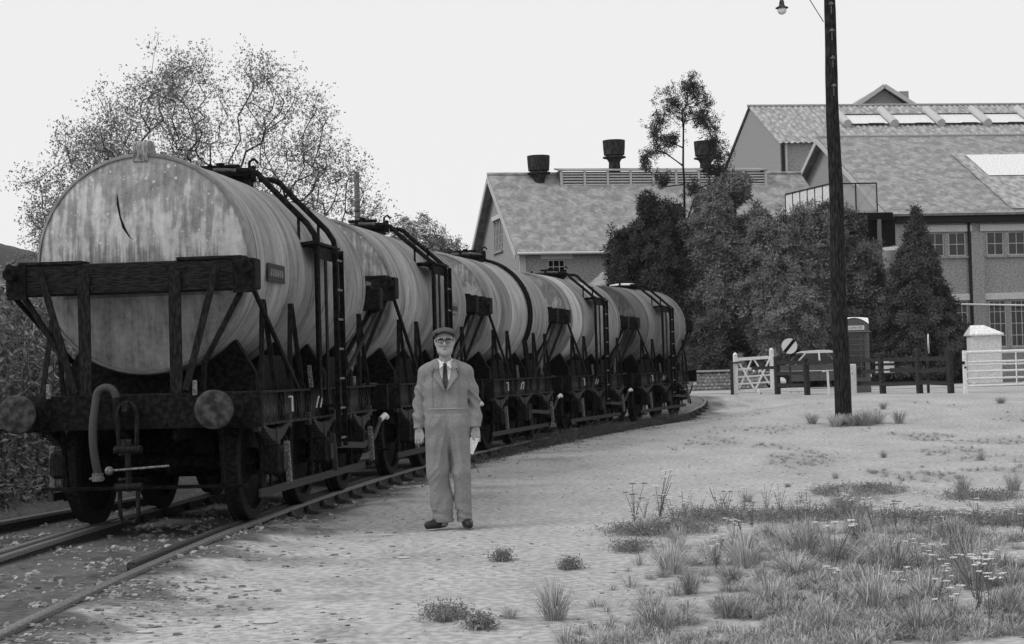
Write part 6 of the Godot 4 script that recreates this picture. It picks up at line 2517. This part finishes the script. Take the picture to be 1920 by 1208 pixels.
	net(func(p: Vector3) -> float: return hair.at(p), v3(-0.1, 1.56, -0.12), v3(0.1, 1.72, 0.06), 0.004, vv, ii)
	part("hair", net_mesh(vv, ii), mat(0.16, 0.8, TX["rough_0.58"], Vector3(20, 20, 20)), t)
	s = B()
	tube(s, [v3(-0.024, 1.5715, 0.080), v3(-0.012, 1.5735, 0.0895), v3(0, 1.5725, 0.0915), v3(0.012, 1.5735, 0.0895), v3(0.024, 1.5715, 0.080)], [0.001, 0.0022, 0.0024, 0.0022, 0.001], 6)
	part("mouth", s, mat(0.07, 0.7), t)
	for sd in [-1.0, 1.0]:
		s = B()
		tube(s, [v3(sd * 0.014, 1.6685, 0.0935), v3(sd * 0.032, 1.672, 0.088), v3(sd * 0.050, 1.667, 0.072)], [0.003, 0.0036, 0.002], 6)
		part("eyebrow", s, mat(0.06, 0.9), t)
	# flat cap: hollow, cut higher over the brow
	var cap := func(p: Vector3) -> float:
		var o := ((p - v3(0, 1.712, -0.008)) / v3(0.104, 0.058, 0.122)).length()
		var d := (o - 1.0) * 0.07
		var o2 := ((p - v3(0, 1.722, 0.048)) / v3(0.092, 0.040, 0.088)).length()
		d = minf(d, (o2 - 1.0) * 0.05)
		var w := ((p - v3(0, 1.700, -0.006)) / v3(0.094, 0.060, 0.112)).length()
		var w2 := ((p - v3(0, 1.710, 0.045)) / v3(0.084, 0.040, 0.083)).length()
		d = maxf(d, -minf((w - 1.0) * 0.07, (w2 - 1.0) * 0.05))
		var q := p.x / 0.1
		var cut := lerpf(1.676, 1.728 - 0.048 * q * q, smoothstep(-0.01, 0.07, p.z))
		d = maxf(d, cut - p.y)
		return d + 0.002 * folds.get_noise_3d(p.x * 16.0, p.y * 16.0, p.z * 16.0)
	vv = PackedVector3Array()
	ii = PackedInt32Array()
	net(cap, v3(-0.13, 1.65, -0.15), v3(0.13, 1.80, 0.16), 0.0035, vv, ii)
	var tweed := mat(0.10, 0.95, ntex("tweed", 0.55, FastNoiseLite.TYPE_CELLULAR, 0.12, 2), Vector3(12, 12, 12))
	part("flat_cap", net_mesh(vv, ii), tweed, t)
	# spectacles
	s = B()
	for sd in [-1.0, 1.0]:
		var cx: float = sd * 0.032
		var loop := []
		for k in 17:
			var a := TAU * k / 16.0
			loop.append(v3(cx + cos(a) * 0.0235 * (1.0 + 0.1 * absf(sin(a))), 1.6425 + sin(a) * 0.0175, 0.1005 - absf(cos(a) * sd + 1.0) * 0.002))
		tube(s, loop, 0.0017, 6, false)
		bar(s, v3(cx - 0.025, 1.6585 + (0.002 if sd < 0 else -0.001), 0.1005), v3(cx + 0.025, 1.6585 - (0.001 if sd < 0 else -0.002), 0.1005), 0.011, 0.007, Vector3(0, 0, 1))
		tube(s, [v3(sd * 0.057, 1.657, 0.098), v3(sd * 0.075, 1.655, 0.075), v3(sd * 0.0815, 1.653, 0.0), v3(sd * 0.081, 1.64, -0.025)], 0.0028, 6)
	tube(s, [v3(-0.010, 1.652, 0.101), v3(0, 1.654, 0.104), v3(0.010, 1.652, 0.101)], 0.0028, 6)
	var sp := part("spectacles", s, M.black, t)
	for sd in [-1.0, 1.0]:
		s = B()
		ball(s, v3(sd * 0.032, 1.6425, 0.0998), v3(0.0225, 0.0165, 0.0008), 14)
		var gl := StandardMaterial3D.new()
		gl.albedo_color = Color(0.1, 0.1, 0.1, 0.15)
		gl.transparency = BaseMaterial3D.TRANSPARENCY_ALPHA
		gl.roughness = 0.05
		part("lens", s, gl, sp)
	# shirt front, collar, tie, lapels
	s = B()
	patch(s, [Vector2(-0.062, 1.470), Vector2(-0.052, 1.38), Vector2(-0.002, 1.215)], [Vector2(0.062, 1.470), Vector2(0.052, 1.38), Vector2(0.004, 1.215)], 0.004, 14, 8)
	var lin := mat(0.72, 0.9, TX["fine_0.84"], Vector3(4, 4, 4), 0.05)
	part("shirt", s, lin, t)
	s = B()
	for sd in [-1.0, 1.0]:
		var pts := [v3(0.0, 1.452, 0.062), v3(sd * 0.036, 1.470, 0.054), v3(sd * 0.060, 1.492, 0.018), v3(sd * 0.060, 1.500, -0.03), v3(sd * 0.0, 1.505, -0.085)]
		var bot := [v3(sd * 0.006, 1.440, 0.078), v3(sd * 0.050, 1.405, 0.078), v3(sd * 0.074, 1.445, 0.035), v3(sd * 0.075, 1.46, -0.03), v3(0.0, 1.465, -0.1)]
		for k in pts.size() - 1:
			quad(s, pts[k], bot[k], bot[k + 1], pts[k + 1])
			quad(s, pts[k] + v3(0, 0, -0.004), pts[k + 1] + v3(0, 0, -0.004), bot[k + 1] + v3(0, 0, -0.004), bot[k] + v3(0, 0, -0.004))
	part("shirt_collar", s, lin, t)
	var silk := mat(0.05, 0.6, ntex("tie", 0.35, FastNoiseLite.TYPE_SIMPLEX_SMOOTH, 0.03, 3), Vector3(14, 14, 14))
	s = B()
	patch(s, [Vector2(-0.014, 1.430), Vector2(-0.022, 1.36), Vector2(-0.027, 1.29), Vector2(-0.006, 1.222)], [Vector2(0.010, 1.430), Vector2(0.016, 1.36), Vector2(0.022, 1.29), Vector2(0.003, 1.222)], 0.013, 12, 4)
	var ti := part("tie", s, silk, t)
	s = B()
	box(s, v3(-0.001, 1.438, 0.088), v3(0.034, 0.034, 0.022), Basis.IDENTITY, 0.008)
	part("knot", s, silk, ti)
	for sd in [-1.0, 1.0]:
		s = B()
		var over := 0.027 if sd > 0 else 0.022
		patch(s, [Vector2(sd * 0.066, 1.478), Vector2(sd * 0.056, 1.38), Vector2(sd * 0.004, 1.205)], [Vector2(sd * 0.098, 1.445), Vector2(sd * 0.104, 1.335), Vector2(sd * 0.012, 1.205)], over, 14, 4)
		part("lapel", s, cloth, suit_o)
		s = B()
		patch(s, [Vector2(sd * 0.066, 1.482), Vector2(sd * 0.060, 1.40)], [Vector2(sd * 0.100, 1.452), Vector2(sd * 0.115, 1.385)], over + 0.006, 8, 4)
		part("collar", s, cloth, suit_o)
		s = B()
		var bx := v3(sd * 0.098, 1.402, 0)
		bx.z = front_z(bx.x, bx.y) + over + 0.012
		box(s, bx, v3(0.012, 0.012, 0.006), Basis.IDENTITY, 0.003)
		part("button", s, M.black, suit_o)
		# seam down the chest and side of the front
		s = B()
		patch(s, [Vector2(sd * 0.118, 1.38), Vector2(sd * 0.115, 1.06)], [Vector2(sd * 0.122, 1.38), Vector2(sd * 0.119, 1.06)], 0.004, 16, 1)
		part("seam", s, cloth, suit_o)
	s = B()
	patch(s, [Vector2(-0.165, 1.057), Vector2(0.165, 1.057)], [Vector2(-0.165, 1.050), Vector2(0.165, 1.050)], 0.005, 24, 1)
	part("waist_seam", s, mat(0.40, 0.95), suit_o)
	# shoes
	for q in [[v3(-0.050, 0.045, -0.03), v3(-0.185, 0.035, 0.06), -1.0], [v3(0.147, 0.045, -0.05), v3(0.172, 0.036, 0.125), 1.0]]:
		var sf := Field.new()
		sf.k = 0.03
		var heel: Vector3 = q[0]
		var toe: Vector3 = q[1]
		sf.bone(heel, heel.lerp(toe, 0.5) + v3(0, 0.004, 0), 0.040, 0.043)
		sf.bone(heel.lerp(toe, 0.5) + v3(0, 0.002, 0), toe, 0.043, 0.036)
		sf.bone(heel + v3(0, 0.05, 0), heel.lerp(toe, 0.3) + v3(0, 0.04, 0), 0.042, 0.036)
		vv = PackedVector3Array()
		ii = PackedInt32Array()
		net(func(p: Vector3) -> float: return maxf(sf.at(p), 0.002 - p.y), heel.min(toe) + v3(-0.06, -0.06, -0.06), heel.max(toe) + v3(0.06, 0.09, 0.06), 0.006, vv, ii)
		part("shoe", net_mesh(vv, ii), mat(0.022, 0.35), t)
	# the slip of paper in his hand
	t = thing("paper_slip", "white folded paper slip held in the man's hand", "paper", at + v3(0.222, 0.73, 0.068), 0.15)
	s = B()
	box(s, v3(0, 0, 0), v3(0.075, 0.155, 0.0015), Basis(Vector3(0, 0, 1), -0.42))
	box(s, v3(0.004, 0.002, -0.004), v3(0.073, 0.150, 0.0012), Basis(Vector3(0, 0, 1), -0.42) * Basis(Vector3(0, 1, 0), 0.06))
	part("sheet", s, M.white, t)

# ---------------------------------------------------------------- weeds, flowers and stones
func tuft_mesh(n: int, height: float, spread: float, seed_: int, wide := 1.0) -> Mesh:
	var r := RandomNumberGenerator.new()
	r.seed = seed_
	var s := B()
	for i in n:
		var a := r.randf() * TAU
		var out := Vector3(cos(a), 0, sin(a))
		var root := out * r.randf() * spread * 0.28
		var tone := r.randf_range(0.45, 1.5)
		s.set_color(Color(tone, tone, tone))
		var lean := r.randf_range(0.25, 1.15)
		var h := height * r.randf_range(0.55, 1.1) * (1.0 - 0.35 * lean)
		var reach := out * spread * lean * r.randf_range(0.5, 1.1)
		var w := out.cross(Vector3.UP) * r.randf_range(0.0014, 0.0032) * wide
		var p0 := root
		var p1 := root + reach * 0.3 + Vector3(0, h * 0.6, 0)
		var p2 := root + reach * 0.7 + Vector3(0, h * 0.95, 0)
		var p3 := root + reach + Vector3(0, h * (0.98 - 0.5 * lean * r.randf()), 0)
		quad(s, p0 - w, p0 + w, p1 + w, p1 - w)
		quad(s, p1 - w, p1 + w, p2 + w * 0.7, p2 - w * 0.7)
		tri(s, p2 - w * 0.7, p2 + w * 0.7, p3)
	return done(s)

const LONE := {0.19: "biggest lone grass tuft on bare ground at the bottom of the picture", -0.05: "small flat grass tuft just left of the big lone tuft", -0.42: "low dark sprig on bare ground nearest the rail side", 4.57: "dark round tuft alone on bare ground beyond the flowers", 5.15: "dark round tuft cut by the edge of the picture beyond the flowers", 3.08: "spiky tuft standing just behind the white flower heads"}

func make_plants() -> void:
	var blade := tinted(1.0, 0.75, 0.05)
	var tufts := []
	for k in 5:
		tufts.append(tuft_mesh(190, 0.23 + 0.03 * k, 0.28, 100 + k))
	var low := []
	for k in 3:
		low.append(tuft_mesh(44, 0.085, 0.13, 120 + k, 0.7))
	# --- the tufts that stand out, each on its own
	var blades := []
	for v in [0.34, 0.42, 0.5]:
		var m := mat(v, 0.75)
		m.vertex_color_use_as_albedo = true
		m.backlight_enabled = true
		m.backlight = grey(0.05)
		blades.append(m)
	var spots := [[0.19, 9.62, 0.8], [-0.05, 9.7, 0.42], [-0.42, 9.6, 0.4], [1.55, 11.9, 1.1], [2.05, 12.4, 1.0], [2.45, 11.7, 1.1], [3.08, 16.3, 0.9], [4.57, 17.8, 0.75], [5.15, 18.0, 0.75], [2.3, 13.9, 0.6], [1.95, 9.6, 1.1], [2.3, 9.9, 0.9], [0.75, 9.0, 0.5], [1.15, 9.6, 0.7], [1.45, 10.1, 0.8], [0.45, 8.75, 0.5], [2.0, 8.75, 0.9], [1.55, 8.8, 0.8], [2.75, 10.5, 1.0], [2.95, 11.6, 1.0], [1.05, 10.7, 0.6], [1.35, 11.1, 0.7], [0.95, 11.5, 0.35], [1.2, 13.0, 0.45], [1.05, 14.3, 0.6], [1.3, 14.4, 0.6], [3.3, 13.2, 0.8], [6.3, 23.5, 0.9], [4.4, 21.5, 0.7], [3.75, 20.4, 0.6], [5.3, 25.0, 0.8], [3.0, 19.2, 0.5], [2.3, 17.3, 0.5], [6.4, 34.6, 1.4], [7.0, 34.8, 1.6], [7.4, 35.4, 1.6], [6.1, 35.6, 1.2], [7.8, 35.2, 1.2], [6.75, 34.9, 1.3], [6.5, 35.0, 1.2], [6.95, 35.0, 1.3], [7.15, 35.15, 1.2], [6.6, 35.1, 1.0], [9.3, 31.0, 0.8], [11.5, 41.0, 1.0], [8.5, 40.0, 0.8]]
	for k in 60:
		var d := rng.randf_range(8.4, 16.0)
		var x := rng.randf_range(0.2, 0.34 * d + 0.3)
		if meadow(x, d) > 0.4:
			spots.append([x, d, rng.randf_range(0.5, 1.0)])
	for q in spots:
		var o := MeshInstance3D.new()
		o.name = numbered("grass_tuft")
		o.mesh = tufts[rng.randi() % 5]
		o.material_override = blades[rng.randi() % 3]
		add_child(o)
		if q[1] > 18.5 and q[1] < 33.0:
			q[2] *= 0.6
		var y := ground_h(q[0], q[1])
		o.transform = Transform3D(Basis(Vector3.UP, rng.randf() * TAU).scaled(Vector3(q[2], q[2] * rng.randf_range(0.8, 1.1), q[2])), Vector3(q[0], y - 0.01, -q[1]))
		var which := "coarse grass tuft in the weedy patch at the near corner of the yard"
		var of := "grass tufts in the weedy patch"
		if q[1] > 33.0 and q[1] < 36.0 and q[0] < 8.0:
			which = "tall dry grass tuft at the foot of the lamp pole"
			of = "grass at the foot of the lamp pole"
		elif q[1] > 18.5:
			which = "small isolated grass tuft on the bare far part of the yard"
			of = "isolated tufts on the far yard"
		elif LONE.has(q[0]):
			which = LONE[q[0]]
			of = ""
		tag(o, which, "grass tuft", of)
	# --- short grass between them
	for k in 3:
		var xfs := []
		var cols := PackedFloat32Array()
		for i in 8000:
			var d: float = 7.5 + pow(rng.randf(), 1.8) * 36.0
			var x := rng.randf_range(-0.1, 0.36 * d + 0.8)
			var m := meadow(x, d)
			if rng.randf() > m * m * (0.8 if d < 18.0 else 0.7):
				continue
			var sc := rng.randf_range(0.5, 1.25) * (1.0 if d < 18.0 else 0.7)
			xfs.append(Transform3D(Basis(Vector3.UP, rng.randf() * TAU).scaled(Vector3(sc, sc * rng.randf_range(0.6, 1.2), sc)), Vector3(x, ground_h(x, d) - 0.004, -d)))
			cols.append(rng.randf_range(0.26, 0.58))
		var o := scatter("grass", low[k], xfs, cols, blade, self, true)
		tag(o, "short wiry grass and weeds scattered over the bare yard", "grass")
	# --- weeds along the foot of the train
	var spray := leaf_mesh(9, 0.045, 0.007, 0.07, 44)
	var xfs := []
	var cols := PackedFloat32Array()
	for i in 6000:
		var d := 24.0 + rng.randf() * 22.0
		var off := 0.18 + absf(rng.randfn()) * 0.28
		var dens := smoothstep(-0.1, 0.4, broad.get_noise_2d(d * 4.0, 3.0)) * smoothstep(26.0, 31.0, d)
		if rng.randf() > dens + 0.05:
			continue
		var p := beside(d, off)
		xfs.append(Transform3D(any_turn().scaled(Vector3.ONE * rng.randf_range(0.6, 1.4)), Vector3(p.x, ground_h(p.x, -p.z) + 0.02 + rng.randf() * 0.22 * dens, p.z)))
		cols.append(rng.randf_range(0.06, 0.16))
	# dark mats of yarrow leaf in the meadow
	for c in [[1.05, 14.5, 0.28], [1.35, 14.6, 0.25], [0.85, 13.1, 0.12], [-0.42, 9.75, 0.09], [1.75, 15.6, 0.35], [2.4, 15.4, 0.3], [2.9, 15.5, 0.3], [3.4, 14.9, 0.3], [3.9, 14.6, 0.3], [4.3, 14.3, 0.2], [0.35, 12.1, 0.05], [-0.12, 12.6, 0.05], [-0.22, 9.35, 0.06], [4.6, 17.1, 0.3], [3.7, 18.3, 0.3], [3.35, 18.0, 0.25]]:
		for i in int(2000 * c[2]):
			var x: float = c[0] + rng.randfn() * c[2] * 0.6
			var d: float = c[1] + rng.randfn() * c[2] * 0.8
			xfs.append(Transform3D(any_turn().scaled(Vector3.ONE * rng.randf_range(0.35, 0.8)), Vector3(x, ground_h(x, d) + rng.randf() * 0.045, -d)))
			cols.append(rng.randf_range(0.16, 0.34))
	var wd := scatter("weeds", spray, xfs, cols, blade, self, true)
	tag(wd, "low leafy weeds along the rail and in dark mats on the yard", "weeds")
	# --- yarrow with flat white heads
	var stalks := []
	var heads := []
	var seeds := []
	for v in 4:
		var s := B()
		var h := B()
		for k in 6:
			var a := rng.randf() * TAU
			var reach := Vector3(cos(a), 0, sin(a)) * rng.randf_range(0.02, 0.16)
			var top := reach + Vector3(0, rng.randf_range(0.22, 0.38), 0)
			tube(s, [Vector3.ZERO, reach * 0.4 + Vector3(0, top.y * 0.5, 0), top], [0.003, 0.0026, 0.002], 4)
			for j in 4:
				var y := rng.randf_range(0.1, 0.7)
				var c := (reach * 0.6 * y + Vector3(0, top.y * y, 0))
				var dir := Vector3(rng.randfn(), 0.4, rng.randfn()).normalized() * 0.042
				quad(s, c, c + dir * 0.5 + Vector3(0, 0.0035, 0), c + dir, c + dir * 0.5 - Vector3(0, 0.0035, 0))
			var r := rng.randf_range(0.018, 0.036)
			for j in 16:
				var b := rng.randf() * TAU
				var q := sqrt(rng.randf()) * r
				ball(h, top + Vector3(cos(b) * q, 0.004 - q * q * 4.0 + rng.randf() * 0.004, sin(b) * q), Vector3(0.008, 0.004, 0.008), 6)
		stalks.append(done(s))
		heads.append(done(h))
	var green := mat(0.15, 0.8)
	var petal := mat(0.68, 0.9)
	var faded := mat(0.14, 0.9)
	var flowers := []
	for k in 34:
		var f := k / 33.0
		flowers.append([lerpf(1.25, 4.3, f) + rng.randfn() * 0.12, lerpf(15.9, 13.6, f) + rng.randfn() * 0.55, rng.randf_range(0.45, 0.8)])
	for c in [[2.6, 9.9], [2.75, 10.2], [2.5, 9.5], [2.35, 9.8], [2.85, 10.6], [2.6, 10.9], [2.1, 9.7], [1.8, 9.9], [2.2, 8.9], [2.45, 9.1], [1.62, 13.0], [2.1, 11.6], [2.6, 11.3], [1.35, 11.9]]:
		flowers.append([c[0], c[1], rng.randf_range(0.6, 0.9)])
	flowers.append([1.05, 15.6, 0.95])
	flowers.append([1.3, 15.9, 1.15])
	for q in flowers:
		if q[0] > 0.32 * q[1] + 0.3:
			continue
		var dead: bool = rng.randf() < 0.4 and q[1] > 12.5
		var t := thing("yarrow_plant", "yarrow plant with flat browned heads among the grass" if dead else "yarrow plant with flat white flower heads among the grass", "wild flower", Vector3(q[0], ground_h(q[0], q[1]) - 0.005, -q[1]), rng.randf() * TAU, "faded yarrow in the yard" if dead else "white yarrow in the yard")
		t.scale = Vector3.ONE * q[2]
		var v := rng.randi() % 4
		part("stalks", stalks[v], green, t)
		part("flower_heads", heads[v], faded if dead else petal, t)
	# --- stones
	var peb := B()
	var pr := RandomNumberGenerator.new()
	pr.seed = 5
	var n := 7
	var rings := []
	for i in 5:
		var row := []
		for k in n:
			var la := PI * i / 4.0
			var lo := TAU * k / n
			row.append(Vector3(sin(la) * cos(lo), cos(la) * 0.55, sin(la) * sin(lo)) * (1.0 + 0.25 * pr.randfn() if i > 0 and i < 4 else 1.0))
		rings.append(row)
	for i in 4:
		for k in n:
			quad(peb, rings[i][k], rings[i][(k + 1) % n], rings[i + 1][(k + 1) % n], rings[i + 1][k])
	var peb_mesh := done(peb)
	xfs = []
	cols = PackedFloat32Array()
	var patchy := noise(FastNoiseLite.TYPE_SIMPLEX_SMOOTH, 0.5, 3, 61)
	for i in 7000:
		var d := 7.5 + pow(rng.randf(), 2.2) * 38.0
		var off := rng.randfn() * 0.55 + 0.25 if rng.randf() < 0.6 else rng.randf_range(-3.2, 0.6)
		var p := beside(d, off)
		if rng.randf() > smoothstep(-0.25, 0.35, patchy.get_noise_2d(p.x, p.z)) * 1.0 + 0.06:
			continue
		var r := 0.006 + 0.022 * pow(rng.randf(), 2.5)
		xfs.append(Transform3D(Basis(Vector3.UP, rng.randf() * TAU) * Basis.from_scale(Vector3(r * rng.randf_range(0.8, 1.8), r * rng.randf_range(0.5, 1.0), r)), Vector3(p.x, ground_h(p.x, -p.z) + r * 0.1, p.z)))
		cols.append(0.14 + 0.32 * pow(rng.randf(), 2.5))
	for i in 6000:
		var d := 8.0 + pow(rng.randf(), 1.3) * 12.0
		var p := beside(d, rng.randf_range(-2.4, 0.25))
		if patchy.get_noise_2d(p.x * 2.0 + 30.0, p.z * 2.0) + rng.randfn() * 0.12 < 0.06:
			continue
		var r := 0.006 + 0.020 * pow(rng.randf(), 2.4)
		xfs.append(Transform3D(any_turn().scaled(Vector3(r * 1.3, r, r)), Vector3(p.x, ground_h(p.x, -p.z) + r * 0.25, p.z)))
		cols.append(rng.randf_range(0.12, 0.42))
	for i in 9000:
		var d := 7.5 + pow(rng.randf(), 1.8) * 34.0
		var x := rng.randf_range(rail_x(d) + 0.3, 0.34 * d)
		if rng.randf() > smoothstep(-0.4, 0.4, patchy.get_noise_2d(x * 0.7 + 50.0, d * 0.7)) + 0.1:
			continue
		var r := 0.004 + 0.012 * pow(rng.randf(), 3.0)
		xfs.append(Transform3D(Basis(Vector3.UP, rng.randf() * TAU) * Basis.from_scale(Vector3(r * rng.randf_range(0.8, 1.7), r * 0.6, r)), Vector3(x, ground_h(x, d) + r * 0.1, -d)))
		cols.append(rng.randf_range(0.08, 0.25) if rng.randf() < 0.5 else rng.randf_range(0.35, 0.5))
	var gr := scatter("gravel", peb_mesh, xfs, cols, tinted(1.0, 0.95), self, true)
	tag(gr, "loose stones and cinders along the rails and over the yard", "gravel")
	# --- a few larger flat stones one can pick out
	for q in [[-1.43, 9.75, 0.075], [-2.05, 9.5, 0.05], [-1.75, 11.3, 0.055], [-1.1, 14.9, 0.035], [-0.85, 12.9, 0.05]]:
		var s := B()
		lathe(s, [Vector2(0, -0.3), Vector2(0.8, -0.2), Vector2(1.0, 0.1), Vector2(0.75, 0.32), Vector2(0.4, 0.36), Vector2(0, 0.34)], Transform3D.IDENTITY, 9)
		var o := part("flat_stone", s, M.stone, self)
		tag(o, "pale flat stone lying on the bare yard near the rail", "stone", "pale stones on the yard")
		o.transform = Transform3D(Basis(Vector3.UP, q[0] * 5.0).scaled(Vector3(q[2], q[2] * 0.5, q[2] * 0.6)), Vector3(q[0], ground_h(q[0], q[1]) + 0.005, -q[1]))
